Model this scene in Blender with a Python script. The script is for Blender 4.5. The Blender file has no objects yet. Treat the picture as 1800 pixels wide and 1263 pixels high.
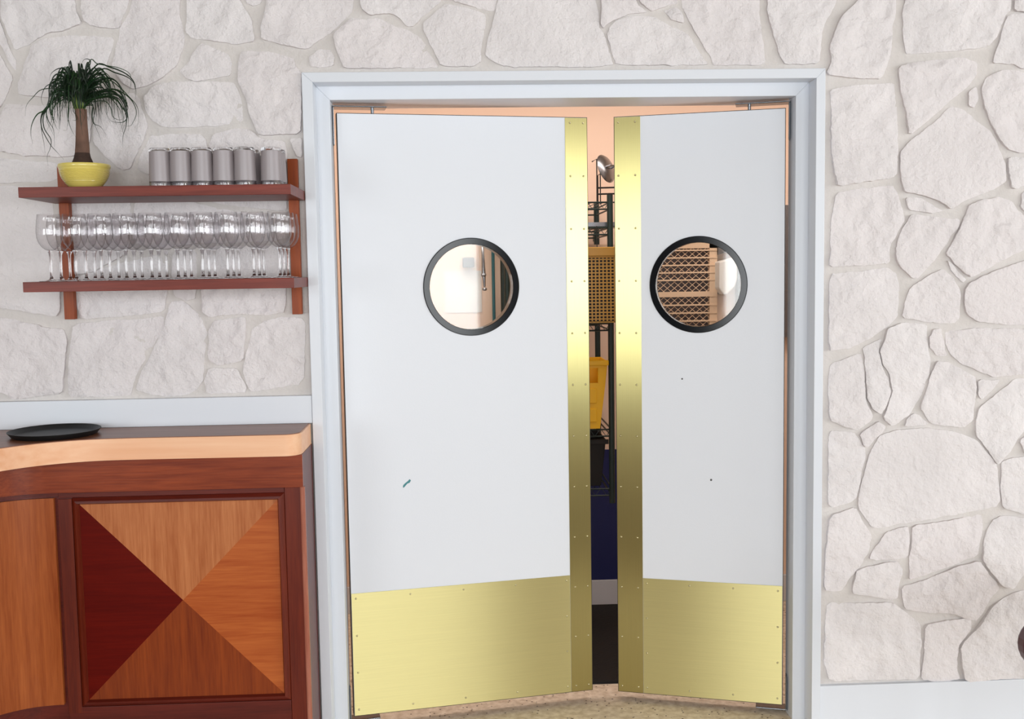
import bpy, bmesh, math, random
import numpy as np
from mathutils import Vector, Matrix, noise
from mathutils.geometry import delaunay_2d_cdt
PI = math.pi
random.seed(7)
sc = bpy.context.scene
COL = sc.collection

# ------------------------------------------------------------------ camera
F, YAW, PITCH, ROLL = 1850.0, 0.043494, 0.083309, -0.0161545
CAM = Vector((0.0, -3.45, 1.569))
fw = Vector((math.sin(YAW)*math.cos(PITCH), math.cos(YAW)*math.cos(PITCH), -math.sin(PITCH)))
r0 = Vector((math.cos(YAW), -math.sin(YAW), 0)); u0 = r0.cross(fw)
RT = math.cos(ROLL)*r0 + math.sin(ROLL)*u0
UP = -math.sin(ROLL)*r0 + math.cos(ROLL)*u0
cd = bpy.data.cameras.new('camera'); cam = bpy.data.objects.new('camera', cd); COL.objects.link(cam)
cd.sensor_fit = 'HORIZONTAL'; cd.sensor_width = 36; cd.lens = F*36/1800; cd.clip_start = .05
cam.matrix_world = Matrix((( RT.x, UP.x, -fw.x, CAM.x), (RT.y, UP.y, -fw.y, CAM.y), (RT.z, UP.z, -fw.z, CAM.z), (0,0,0,1)))
sc.camera = cam
# ------------------------------------------------------------------ light and exposure
sc.view_settings.view_transform = 'Standard'; sc.view_settings.look = 'None'
sc.view_settings.gamma = 1; sc.view_settings.use_curve_mapping = False
sc.view_settings.exposure = 0.04
sc.cycles.transparent_max_bounces = 32
w = bpy.data.worlds.new('world'); sc.world = w; w.use_nodes = True
w.node_tree.nodes['Background'].inputs[0].default_value = (.95, .97, 1.0, 1)
w.node_tree.nodes['Background'].inputs[1].default_value = .33
def area(name, loc, rot, sx, sy, power, col):
    l = bpy.data.lights.new(name, 'AREA'); l.shape = 'RECTANGLE'; l.size = sx; l.size_y = sy
    l.energy = power; l.color = col
    o = bpy.data.objects.new(name, l); COL.objects.link(o); o.location = loc; o.rotation_euler = rot
    return o
area('daylight_through_back_window', (.64, -6.93, 1.62), (PI/2, 0, 0), 4.68, 1.9, 233, (.95, .985, 1.0))
area('daylight_through_corner_window', (5.6, -6.93, 1.62), (PI/2, 0, 0), 2.3, 1.9, 116, (.95, .985, 1.0))
area('added_fill_from_back_left', (-4.35, -6.93, 1.62), (PI/2, 0, 0), 2.1, 1.9, 130, (.95, .985, 1.0))  # added fill, unseen, brightens the stones on the left
area('daylight_through_side_window', (7.3, -3.6, 2.0), (PI/2, 0, PI/2), 5.0, 1.9, 205, (.96, .985, 1.0))
area('kitchen_ceiling_lamp', (.5, .50, 2.56), (0, 0, 0), 3.2, .5, 24, (1.0, .84, .74))

def pt(u, v, d, axis):
    """the point of the plane axis=d seen at photo pixel (u, v)"""
    dr = fw + RT*((u-900)/F) - UP*((v-631.5)/F)
    return CAM + dr*((d-CAM[axis])/dr[axis])
def wp(u, v, y=0.0):
    p = pt(u, v, y, 1); return (p.x, p.z)

# ------------------------------------------------------------------ materials
def s2l(c): return tuple(((x/255)/12.92 if x/255 <= .04045 else ((x/255+.055)/1.055)**2.4) for x in c)
def newmat(n):
    m = bpy.data.materials.new(n); m.use_nodes = True
    return m, m.node_tree, m.node_tree.nodes['Principled BSDF']
def nd(t, typ, **k):
    n = t.nodes.new(typ)
    for a, b in k.items(): setattr(n, a, b)
    return n
def mat(n, c, rough=.5, metal=0, coat=0, bump=0, bscale=60, var=0, vscale=8, spec=.5):
    m, t, b = newmat(n)
    c = s2l(c)
    b.inputs['Base Color'].default_value = (*c, 1); b.inputs['Roughness'].default_value = rough
    b.inputs['Metallic'].default_value = metal; b.inputs['Coat Weight'].default_value = coat
    b.inputs['Specular IOR Level'].default_value = spec
    tc = nd(t, 'ShaderNodeTexCoord')
    if var:
        nz = nd(t, 'ShaderNodeTexNoise'); nz.inputs['Scale'].default_value = vscale; nz.inputs['Detail'].default_value = 4
        t.links.new(tc.outputs['Object'], nz.inputs['Vector'])
        r = nd(t, 'ShaderNodeValToRGB')
        r.color_ramp.elements[0].position = .3; r.color_ramp.elements[1].position = .7
        r.color_ramp.elements[0].color = (*[x*(1-var) for x in c], 1); r.color_ramp.elements[1].color = (*[min(1, x*(1+var)) for x in c], 1)
        t.links.new(nz.outputs['Fac'], r.inputs[0]); t.links.new(r.outputs[0], b.inputs['Base Color'])
    if bump:
        nz = nd(t, 'ShaderNodeTexNoise'); nz.inputs['Scale'].default_value = bscale; nz.inputs['Detail'].default_value = 5
        t.links.new(tc.outputs['Object'], nz.inputs['Vector'])
        bp = nd(t, 'ShaderNodeBump'); bp.inputs['Strength'].default_value = bump; bp.inputs['Distance'].default_value = .004
        t.links.new(nz.outputs['Fac'], bp.inputs['Height']); t.links.new(bp.outputs[0], b.inputs['Normal'])
    return m
def wood(n, dark, light, grain='x', rough=.35, coat=.3, sc_=1.0, streak=9):
    m, t, b = newmat(n); coat *= .5; b.inputs['Specular IOR Level'].default_value = .3
    tc = nd(t, 'ShaderNodeTexCoord'); mp = nd(t, 'ShaderNodeMapping')
    s = {'x': (1.2, 22, 22), 'z': (22, 22, 1.2), 'y': (22, 1.2, 22)}[grain]
    mp.inputs['Scale'].default_value = [v*sc_ for v in s]
    nz = nd(t, 'ShaderNodeTexNoise'); nz.inputs['Scale'].default_value = 1.6; nz.inputs['Detail'].default_value = 7; nz.inputs['Distortion'].default_value = .6
    nz2 = nd(t, 'ShaderNodeTexNoise'); nz2.inputs['Scale'].default_value = streak; nz2.inputs['Detail'].default_value = 3
    mx = nd(t, 'ShaderNodeMix'); mx.inputs[0].default_value = .4
    r = nd(t, 'ShaderNodeValToRGB'); r.color_ramp.elements[0].position = .30; r.color_ramp.elements[1].position = .72
    r.color_ramp.elements[0].color = (*s2l(dark), 1); r.color_ramp.elements[1].color = (*s2l(light), 1)
    L = t.links.new
    L(tc.outputs['Object'], mp.inputs[0]); L(mp.outputs[0], nz.inputs['Vector']); L(mp.outputs[0], nz2.inputs['Vector'])
    L(nz.outputs['Fac'], mx.inputs[2]); L(nz2.outputs['Fac'], mx.inputs[3]); L(mx.outputs[0], r.inputs[0]); L(r.outputs[0], b.inputs['Base Color'])
    bp = nd(t, 'ShaderNodeBump'); bp.inputs['Strength'].default_value = .08; bp.inputs['Distance'].default_value = .002
    L(nz2.outputs['Fac'], bp.inputs['Height']); L(bp.outputs[0], b.inputs['Normal'])
    b.inputs['Roughness'].default_value = rough; b.inputs['Coat Weight'].default_value = coat; b.inputs['Coat Roughness'].default_value = .2
    return m
def stone_mat(n, a, b_, c_):
    m, t, b = newmat(n); L = t.links.new
    tc = nd(t, 'ShaderNodeTexCoord'); oi = nd(t, 'ShaderNodeObjectInfo')
    n1 = nd(t, 'ShaderNodeTexNoise'); n1.inputs['Scale'].default_value = 5; n1.inputs['Detail'].default_value = 5
    L(tc.outputs['Object'], n1.inputs['Vector'])
    r = nd(t, 'ShaderNodeValToRGB'); e = r.color_ramp.elements
    e[0].position = .32; e[0].color = (*s2l(a), 1); e[1].position = .68; e[1].color = (*s2l(b_), 1)
    L(n1.outputs['Fac'], r.inputs[0])
    mx = nd(t, 'ShaderNodeMix', data_type='RGBA'); mx.inputs[7].default_value = (*s2l(c_), 1)
    ml = nd(t, 'ShaderNodeMath', operation='MULTIPLY'); ml.inputs[1].default_value = .55
    L(oi.outputs['Random'], ml.inputs[0]); L(ml.outputs[0], mx.inputs[0]); L(r.outputs[0], mx.inputs[6]); L(mx.outputs[2], b.inputs['Base Color'])
    b.inputs['Roughness'].default_value = .9; b.inputs['Specular IOR Level'].default_value = .2
    n2 = nd(t, 'ShaderNodeTexNoise'); n2.inputs['Scale'].default_value = 45; n2.inputs['Detail'].default_value = 6; n2.inputs['Roughness'].default_value = .6
    n3 = nd(t, 'ShaderNodeTexNoise', noise_type='RIDGED_MULTIFRACTAL'); n3.inputs['Scale'].default_value = 16; n3.inputs['Detail'].default_value = 4; n3.inputs['Distortion'].default_value = .7
    ad = nd(t, 'ShaderNodeMix'); ad.inputs[0].default_value = .35
    L(tc.outputs['Object'], n2.inputs['Vector']); L(tc.outputs['Object'], n3.inputs['Vector'])
    L(n2.outputs['Fac'], ad.inputs[2]); L(n3.outputs['Fac'], ad.inputs[3])
    bp = nd(t, 'ShaderNodeBump'); bp.inputs['Strength'].default_value = 1.0; bp.inputs['Distance'].default_value = .016
    L(ad.outputs[0], bp.inputs['Height']); L(bp.outputs[0], b.inputs['Normal'])
    return m
def brass(n, tangent, base=(239, 229, 166), r=.30, an=.85):
    m, t, b = newmat(n); L = t.links.new
    b.inputs['Base Color'].default_value = (*s2l(base), 1); b.inputs['Metallic'].default_value = 1
    b.inputs['Anisotropic'].default_value = an
    cx = nd(t, 'ShaderNodeVectorTransform', vector_type='VECTOR', convert_from='OBJECT', convert_to='WORLD')
    cx.inputs[0].default_value = tangent; L(cx.outputs[0], b.inputs['Tangent'])
    tc = nd(t, 'ShaderNodeTexCoord'); mp = nd(t, 'ShaderNodeMapping')
    mp.inputs['Scale'].default_value = (420, 420, 5) if tangent[0] else (5, 420, 420)
    nz = nd(t, 'ShaderNodeTexNoise'); nz.inputs['Scale'].default_value = 1; nz.inputs['Detail'].default_value = 2
    L(tc.outputs['Object'], mp.inputs[0]); L(mp.outputs[0], nz.inputs['Vector'])
    n2 = nd(t, 'ShaderNodeTexNoise'); n2.inputs['Scale'].default_value = 3; n2.inputs['Detail'].default_value = 2
    L(tc.outputs['Object'], n2.inputs['Vector'])
    mr = nd(t, 'ShaderNodeMapRange'); mr.inputs[1].default_value = .3; mr.inputs[2].default_value = .75; mr.inputs[3].default_value = r-.01; mr.inputs[4].default_value = r+.02
    b.inputs['Roughness'].default_value = r
    cr = nd(t, 'ShaderNodeMix', data_type='RGBA'); cr.inputs[6].default_value = (*[x*.9 for x in s2l(base)], 1); cr.inputs[7].default_value = (*s2l(base), 1)
    L(nz.outputs['Fac'], cr.inputs[0]); L(cr.outputs[2], b.inputs['Base Color'])
    return m
def thin_glass(n, tint=(.97, .98, .98), ior=1.5, refl=1.0, edge=.5):
    m = bpy.data.materials.new(n); m.use_nodes = True; t = m.node_tree; t.nodes.clear(); L = t.links.new
    o = nd(t, 'ShaderNodeOutputMaterial'); mx = nd(t, 'ShaderNodeMixShader'); tr = nd(t, 'ShaderNodeBsdfTransparent'); gl = nd(t, 'ShaderNodeBsdfGlossy')
    tr.inputs[0].default_value = (*tint, 1); gl.inputs['Roughness'].default_value = .03
    f0 = ((ior-1)/(ior+1))**2*refl
    ge = nd(t, 'ShaderNodeNewGeometry'); dp = nd(t, 'ShaderNodeVectorMath', operation='DOT_PRODUCT')
    ab = nd(t, 'ShaderNodeMath', operation='ABSOLUTE'); sb = nd(t, 'ShaderNodeMath', operation='SUBTRACT'); sb.inputs[0].default_value = 1
    pw = nd(t, 'ShaderNodeMath', operation='POWER'); pw.inputs[1].default_value = 5
    ma = nd(t, 'ShaderNodeMath', operation='MULTIPLY_ADD'); ma.inputs[1].default_value = (1-f0)*.75; ma.inputs[2].default_value = f0
    L(ge.outputs['Normal'], dp.inputs[0]); L(ge.outputs['Incoming'], dp.inputs[1]); L(dp.outputs['Value'], ab.inputs[0]); L(ab.outputs[0], sb.inputs[1])
    L(sb.outputs[0], pw.inputs[0]); L(pw.outputs[0], ma.inputs[0]); L(ma.outputs[0], mx.inputs[0])
    p3 = nd(t, 'ShaderNodeMath', operation='POWER'); p3.inputs[1].default_value = 2.5; L(sb.outputs[0], p3.inputs[0])
    cm = nd(t, 'ShaderNodeMix', data_type='RGBA'); cm.inputs[6].default_value = (*tint, 1); cm.inputs[7].default_value = (*[x*edge for x in tint], 1)
    L(p3.outputs[0], cm.inputs[0]); L(cm.outputs[2], tr.inputs[0])
    L(tr.outputs[0], mx.inputs[1]); L(gl.outputs[0], mx.inputs[2]); L(mx.outputs[0], o.inputs[0])
    return m

M = {}
M['stone'] = stone_mat('white_painted_stone', (227, 223, 224), (240, 236, 237), (229, 222, 223))
M['mortar'] = mat('white_painted_mortar', (214, 209, 206), .95, bump=.9, bscale=70, var=.05, spec=.2)
M['trim'] = mat('white_gloss_paint', (221, 226, 234), .32, bump=.03, bscale=25)
M['laminate'] = mat('white_door_laminate', (223, 227, 234), .42, bump=.05, bscale=160)
M['edge'] = mat('dark_rubber_edge', (28, 20, 18), .5)
M['ring'] = mat('black_glossy_ring', (7, 9, 14), .12, spec=.32)
M['brassV'] = brass('brass_brushed_upright', (1, 0, 0), base=(212, 202, 140), r=.42, an=1.0)
M['brassH'] = brass('brass_brushed_crosswise', (0, 0, 1), r=.40, an=1.0)
M['screw'] = mat('steel_screw', (205, 196, 160), .3, metal=1)
M['steel'] = mat('zinc_steel', (150, 155, 162), .25, metal=1)
M['scuff'] = mat('teal_scuff', (70, 135, 140), .6)
M['dot'] = mat('grey_dot', (80, 80, 82), .6)
M['glasspane'] = thin_glass('door_glass', (.96, .98, .98), 1.5, 1.15)
M['glassbowl'] = thin_glass('clear_wine_glass', (.975, .97, .975), 1.52, 1.5, .6)
M['shelfwood'] = wood('shelf_mahogany', (90, 26, 14), (132, 52, 36), 'x', .45, .15)
M['upright'] = wood('upright_mahogany', (122, 48, 6), (162, 74, 18), 'z', .45, .05)
M['cab'] = wood('cabinet_mahogany', (104, 32, 6), (152, 68, 30), 'x', .32, .4)
M['cabdark'] = wood('cabinet_dark_mahogany', (70, 18, 12), (106, 36, 24), 'x', .38, .3)
M['bead'] = wood('corner_bead_highlight', (150, 84, 66), (186, 124, 104), 'z', .2, .8)  # paler tone paints in the glossy highlight along the corner
M['cabdarkz'] = wood('cabinet_dark_mahogany_upright', (78, 20, 10), (114, 40, 18), 'z', .38, .3)
M['pan'] = wood('curved_panel_mahogany', (130, 56, 14), (176, 96, 44), 'z', .34, .4)
M['tri_t'] = wood('veneer_upper', (154, 80, 36), (196, 126, 78), 'z', .36, .35, 1.3)
M['tri_r'] = wood('veneer_right', (152, 64, 18), (190, 104, 48), 'x', .36, .35)
M['tri_b'] = wood('veneer_lower', (104, 34, 2), (148, 66, 16), 'z', .36, .35)
M['tri_l'] = wood('veneer_left', (78, 4, 0), (102, 14, 2), 'x', .5, .1)
M['tri_l'].node_tree.nodes['Principled BSDF'].inputs['Specular IOR Level'].default_value = .1
M['tri_l'].node_tree.nodes['Principled BSDF'].inputs['Coat Weight'].default_value = 0
M['ctop'] = wood('worktop_laminate', (122, 76, 54), (158, 108, 84), 'x', .36, .1)
M['birch'] = wood('birch_edge', (230, 168, 126), (246, 202, 166), 'x', .4, .2, .5, 5)
M['tray'] = mat('black_tray', (14, 16, 17), .5, bump=.1, bscale=300)
M['pot'] = mat('yellow_glazed_pot', (222, 204, 108), .25, coat=.5)
M['soil'] = mat('potting_bark', (96, 62, 34), .95, bump=1, bscale=120, var=.4, vscale=60)
M['trunk'] = mat('palm_trunk', (112, 84, 70), .85, bump=.7, bscale=60, var=.3, vscale=22)
M['trunkbase'] = mat('palm_trunk_dark_base', (62, 44, 36), .9, bump=.9, bscale=70, var=.3, vscale=30)
M['leaf'] = mat('palm_leaf', (22, 54, 22), .42, var=.35, vscale=9)
M['leafd'] = mat('palm_leaf_dark', (13, 36, 17), .45, var=.3, vscale=9)
M['leafl'] = mat('palm_leaf_base', (108, 128, 50), .5)
M['peach'] = mat('kitchen_wall', (248, 222, 202), .7, bump=.05)
M['ceil'] = mat('ceiling_paint', (232, 230, 224), .9)
M['ceildin'] = mat('dining_ceiling', (150, 134, 112), .9)
M['added_carpet'] = mat('added_dark_carpet', (128, 108, 84), .95, var=.15, vscale=30)
M['darkwall'] = mat('dining_far_wall', (66, 54, 40), .8)
M['epoxy'] = mat('green_epoxy_wire', (18, 42, 40), .4)
M['blackwire'] = mat('black_wire', (20, 18, 18), .4)
M['ochre'] = mat('ochre_plastic', (176, 132, 48), .45)
M['yellow'] = mat('yellow_plastic', (250, 196, 10), .4)
M['navy'] = mat('navy_paint', (16, 26, 92), .5)
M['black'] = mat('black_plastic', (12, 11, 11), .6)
M['mat'] = mat('black_rubber_mat', (13, 9, 8), .85, bump=.4, bscale=100)
M['paper'] = mat('white_paper', (240, 240, 238), .8)
M['vent'] = mat('cream_enamel', (238, 208, 178), .5)
M['mauve'] = mat('mauve_vinyl', (92, 62, 70), .4)
M['chairleg'] = mat('chair_dark_metal', (40, 34, 34), .4, metal=.6)
# terrazzo-like floor
m, t, b = newmat('speckled_floor'); L = t.links.new
tc = nd(t, 'ShaderNodeTexCoord'); vo = nd(t, 'ShaderNodeTexVoronoi'); vo.inputs['Scale'].default_value = 60
L(tc.outputs['Object'], vo.inputs['Vector'])
lt = nd(t, 'ShaderNodeMath', operation='LESS_THAN'); lt.inputs[1].default_value = .20; L(vo.outputs['Distance'], lt.inputs[0])
sx = nd(t, 'ShaderNodeSeparateColor'); L(vo.outputs['Color'], sx.inputs[0])
gt = nd(t, 'ShaderNodeMath', operation='GREATER_THAN'); gt.inputs[1].default_value = .62; L(sx.outputs[0], gt.inputs[0])
mm = nd(t, 'ShaderNodeMath', operation='MULTIPLY'); L(lt.outputs[0], mm.inputs[0]); L(gt.outputs[0], mm.inputs[1])
nz = nd(t, 'ShaderNodeTexNoise'); nz.inputs['Scale'].default_value = 40; nz.inputs['Detail'].default_value = 6; L(tc.outputs['Object'], nz.inputs['Vector'])
r = nd(t, 'ShaderNodeValToRGB'); r.color_ramp.elements[0].position = .35; r.color_ramp.elements[0].color = (*s2l((210, 192, 168)), 1)
r.color_ramp.elements[1].position = .65; r.color_ramp.elements[1].color = (*s2l((242, 228, 208)), 1); L(nz.outputs['Fac'], r.inputs[0])
mx = nd(t, 'ShaderNodeMix', data_type='RGBA'); mx.inputs[7].default_value = (*s2l((96, 76, 62)), 1)
L(mm.outputs[0], mx.inputs[0]); L(r.outputs[0], mx.inputs[6]); L(mx.outputs[2], b.inputs['Base Color']); b.inputs['Roughness'].default_value = .55
M['floor'] = m
# frosted tumbler
m, t, b = newmat('frosted_glass'); t.nodes.remove(b); L = t.links.new; o = t.nodes['Material Output']
df = nd(t, 'ShaderNodeBsdfDiffuse'); df.inputs[0].default_value = (*s2l((196, 188, 190)), 1)
tl = nd(t, 'ShaderNodeBsdfTranslucent'); tl.inputs[0].default_value = (*s2l((206, 198, 200)), 1)
g = nd(t, 'ShaderNodeBsdfGlossy'); g.inputs['Roughness'].default_value = .38; g.inputs[0].default_value = (.9, .9, .95, 1)
m1 = nd(t, 'ShaderNodeMixShader'); m1.inputs[0].default_value = .45; m2 = nd(t, 'ShaderNodeMixShader'); m2.inputs[0].default_value = .10
tr = nd(t, 'ShaderNodeBsdfTransparent'); m3 = nd(t, 'ShaderNodeMixShader'); m3.inputs[0].default_value = .12
L(df.outputs[0], m1.inputs[1]); L(tl.outputs[0], m1.inputs[2]); L(m1.outputs[0], m2.inputs[1]); L(g.outputs[0], m2.inputs[2])
L(m2.outputs[0], m3.inputs[1]); L(tr.outputs[0], m3.inputs[2]); L(m3.outputs[0], o.inputs[0])
M['frost'] = m
m, t, b = newmat('solid_clear_glass'); b.inputs['Base Color'].default_value = (.96, .96, .97, 1); b.inputs['Transmission Weight'].default_value = 1
b.inputs['Roughness'].default_value = .02; b.inputs['IOR'].default_value = 1.45
M['glass'] = m

# ------------------------------------------------------------------ mesh helpers
class MB:
    def __init__(s): s.v = []; s.f = []
    def add(s, vs, fs):
        n = len(s.v); s.v += [tuple(p) for p in vs]; s.f += [tuple(i+n for i in f) for f in fs]; return s
    def box(s, a, b):
        (x0, y0, z0), (x1, y1, z1) = a, b
        x0, x1 = sorted((x0, x1)); y0, y1 = sorted((y0, y1)); z0, z1 = sorted((z0, z1))
        return s.add([(x0,y0,z0),(x1,y0,z0),(x1,y1,z0),(x0,y1,z0),(x0,y0,z1),(x1,y0,z1),(x1,y1,z1),(x0,y1,z1)],
              [(0,3,2,1),(4,5,6,7),(0,1,5,4),(1,2,6,5),(2,3,7,6),(3,0,4,7)])
    def tube(s, pts, r, n=8, cap=True):
        pts = [Vector(p) for p in pts]; rs = r if isinstance(r, (list, tuple)) else [r]*len(pts)
        vs = []; fs = []
        for i, p in enumerate(pts):
            d = (pts[min(i+1, len(pts)-1)]-pts[max(i-1, 0)]).normalized()
            a = d.orthogonal().normalized() if i == 0 else (a - d*a.dot(d)).normalized()
            b_ = d.cross(a)
            for k in range(n):
                q = 2*PI*k/n; vs.append(p+(a*math.cos(q)+b_*math.sin(q))*rs[i])
        for i in range(len(pts)-1):
            for k in range(n):
                k2 = (k+1) % n; fs.append((i*n+k, i*n+k2, (i+1)*n+k2, (i+1)*n+k))
        if cap: fs += [tuple(reversed(range(n))), tuple((len(pts)-1)*n+k for k in range(n))]
        return s.add(vs, fs)
    def lathe(s, prof, c=(0, 0, 0), n=32, closed=False):
        vs = []; fs = []
        for (r, z) in prof:
            for k in range(n):
                q = 2*PI*k/n; vs.append((c[0]+r*math.cos(q), c[1]+r*math.sin(q), c[2]+z))
        m_ = len(prof)
        for i in range(m_ if closed else m_-1):
            j = (i+1) % m_
            for k in range(n):
                k2 = (k+1) % n; fs.append((i*n+k, i*n+k2, j*n+k2, j*n+k))
        if not closed:
            if prof[0][0] > 1e-5: pass
        return s.add(vs, fs)
    def prism(s, poly, z0, z1, axis=2):
        n = len(poly)
        def P(a, b, c): return (a, b, c) if axis == 2 else (a, c, b)
        vs = [P(x, y, z0) for x, y in poly]+[P(x, y, z1) for x, y in poly]
        fs = [tuple(range(n-1, -1, -1)), tuple(range(n, 2*n))]+[(i, (i+1) % n, (i+1) % n+n, i+n) for i in range(n)]
        return s.add(vs, fs)
def wpos(p):
    return p.matrix_world.translation if p else Vector((0, 0, 0))
def obj(name, mb, m, parent=None, local=False, smooth=False, bevel=0, kind=None, label=None, sharp=None, recalc=True):
    me = bpy.data.meshes.new(name)
    off = Vector((0, 0, 0))
    if parent is not None and not local:
        q = parent
        while q is not None: off += q.location; q = q.parent
    me.from_pydata([(x-off.x, y-off.y, z-off.z) for x, y, z in mb.v], [], mb.f); me.update()
    if recalc:
        bm = bmesh.new(); bm.from_mesh(me); bmesh.ops.remove_doubles(bm, verts=bm.verts, dist=1e-6); bmesh.ops.recalc_face_normals(bm, faces=bm.faces); bm.to_mesh(me); bm.free()
    if smooth:
        me.polygons.foreach_set('use_smooth', [True]*len(me.polygons))
        me.set_sharp_from_angle(angle=sharp or .7)
    if m: me.materials.append(m if not isinstance(m, str) else M[m])
    o = bpy.data.objects.new(name, me); COL.objects.link(o); o.parent = parent
    if bevel:
        bv = o.modifiers.new('bevel', 'BEVEL'); bv.width = bevel; bv.segments = 2; bv.limit_method = 'ANGLE'
    if kind: o['kind'] = kind
    if label: o['label'] = label
    return o
def thing(name, label, cat, loc=(0, 0, 0), rz=0, group=None):
    o = bpy.data.objects.new(name, None); COL.objects.link(o); o.location = loc; o.rotation_euler = (0, 0, rz); o.empty_display_size = .05
    o['label'] = label; o['category'] = cat
    if group: o['group'] = group
    return o
def tag(o, label, cat, group=None):
    o['label'] = label; o['category'] = cat
    if group: o['group'] = group
    return o
def dup(root, loc, label=None, rz=None):
    r = root.copy(); COL.objects.link(r); r.location = loc
    if rz is not None: r.rotation_euler = (0, 0, rz)
    if label: r['label'] = label
    for ch in list(root.children):
        c = ch.copy(); COL.objects.link(c); c.parent = r
        for g_ in list(ch.children):
            d = g_.copy(); COL.objects.link(d); d.parent = c
    return r

# ------------------------------------------------------------------ setting: key planes
Y1, Y2 = -.030, .045                                   # fronts of outer and inner casing band
OX0, OZ1 = wp(533, 127, Y1); OX1 = wp(1451.5, 122, Y1)[0]; OX0 = (OX0+wp(562, 1240, Y1)[0])/2
SX0 = wp(554, 300, Y1)[0]; SX1 = wp(1434, 300, Y1)[0]; SZ = wp(900, 141.5, Y1)[1]
IX0 = (wp(583, 180, Y2)[0]+wp(594.5, 700, Y2)[0]*2)/3; IX1 = (wp(1396, 172, Y2)[0]+wp(1398, 700, Y2)[0])/2; IZ = wp(1000, 172.5, Y2)[1]
WT = .17                                               # wall thickness
print('trim', OX0, OX1, OZ1, SX0, SX1, SZ, IX0, IX1, IZ)

# wall with opening
mb = MB()
XL, XR, ZT = -4.0, 7.4, 3.0
mb.box((XL, 0, 0), (OX0+.03, WT, ZT)); mb.box((OX1-.03, 0, 0), (XR, WT, ZT)); mb.box((OX0+.03, 0, OZ1-.03), (OX1-.03, WT, ZT))
def sheet(x0, x1, z0, z1, st=.03):
    nx, nz_ = max(1, int((x1-x0)/st)), max(1, int((z1-z0)/st)); vs = []; fs = []
    for j in range(nz_+1):
        for i in range(nx+1):
            x = x0+(x1-x0)*i/nx; z = z0+(z1-z0)*j/nz_
            vs.append((x, -.004-.003*noise.noise(Vector((x*9, 3, z*9)))-.0015*noise.noise(Vector((x*35, 9, z*35))), z))
    for j in range(nz_):
        for i in range(nx): a = j*(nx+1)+i; fs.append((a, a+1, a+nx+2, a+nx+1))
    mb.add(vs, fs)
sheet(-2.6, OX0+.02, 1.0, 3.0); sheet(OX1-.02, 3.0, 0, 3.0); sheet(OX0+.02, OX1-.02, OZ1-.02, 3.0)
wall = obj('wall_back', mb, 'mortar', smooth=True, kind='structure', recalc=False)

# stones, traced as outlines on the wall plane: (zoom origin, zoom scale, outlines)
ST = []
def S(ox, oy, k, *polys):
    for p in polys: ST.append([(ox+a/k, oy+b_/k) for a, b_ in p])
S(0, 0, 3,
 [(5,-60),(385,-60),(400,50),(430,125),(340,160),(235,180),(140,240),(80,265),(40,170),(5,80)],
 [(-40,60),(-5,90),(20,170),(60,280),(85,320),(80,375),(45,320),(15,250),(-40,190)],
 [(-40,230),(0,290),(72,412),(40,490),(0,575),(-40,600)],
 [(438,-60),(700,-60),(660,60),(630,145),(570,150),(480,135),(445,110),(428,55)],
 [(165,240),(240,205),(380,185),(590,195),(600,220),(570,320),(545,420),(480,520),(300,520),(100,500),(95,450),(130,330)],
 [(715,-60),(950,-60),(950,90),(972,180),(970,250),(930,350),(830,430),(750,460),(700,470),(640,430),(590,350),(615,230),(640,130),(680,60)],
 [(985,-60),(1230,-60),(1280,30),(1330,100),(1345,220),(1250,235),(1100,215),(1010,200),(980,170),(985,80)],
 [(1275,-60),(1405,-60),(1375,20),(1335,35),(1300,15)],
 [(1060,230),(1110,240),(1210,290),(1220,330),(1215,400),(1120,415),(1040,430),(990,420),(945,375),(1000,320),(1030,260)],
 [(1275,268),(1400,268),(1545,305),(1560,350),(1590,385),(1592,560),(1588,705),(1370,718),(1320,610),(1290,500),(1255,430),(1255,320)],
 [(1690,258),(1745,260),(1765,300),(1760,345),(1690,360),(1640,350),(1630,300)],
 [(870,432),(1230,430),(1260,480),(1280,560),(1282,640),(1130,665),(950,672),(860,670),(800,630),(765,570),(760,510),(800,460)],
 [(800,705),(1050,705),(1088,740),(1092,900),(860,945),(725,895),(735,830),(778,745)],
 [(1130,705),(1250,675),(1320,685),(1370,730),(1500,745),(1515,800),(1500,940),(1120,940),(1100,760)],
 [(1527,732),(1592,728),(1592,830),(1565,825)],
 [(700,490),(740,520),(752,580),(782,660),(765,720),(705,850),(690,890),(645,900),(560,830),(500,760),(490,600),(560,530)],
 [(40,545),(330,565),(480,595),(480,740),(420,815),(310,830),(150,822),(0,800),(-40,700),(0,620)],
 [(-40,830),(150,848),(310,858),(330,900),(300,935),(260,960),(60,962),(-40,972)])
S(0, 0, 1, [(472,-20),(622,-20),(620,20),(606,34),(583,57),(562,70),(541,87),(500,80),(460,68),(459,50),(467,13)],
 [(880,-20),(1042,-20),(1052,20),(1053,48),(1062,60),(1072,95),(1079,117),(888,118),(864,106),(853,97),(857,70),(869,31)],
 [(1469.7,339),(1508,331),(1568,326),(1578,340),(1587,374),(1590,388),(1580,405),(1564,430),(1561,463),(1520,466),(1457,469),(1459,440),(1460,390)],
 [(1457,756),(1500,759),(1512,775),(1522,790),(1521,803),(1512,840),(1503,879),(1455,892),(1455,830)],
 [(1543,766),(1573,756),(1633,751),(1683,759),(1716,772),(1736,796),(1752,818),(1758,887),(1687,902),(1606,916),(1534,928),(1507,891),(1511,856),(1526,803)])
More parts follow.
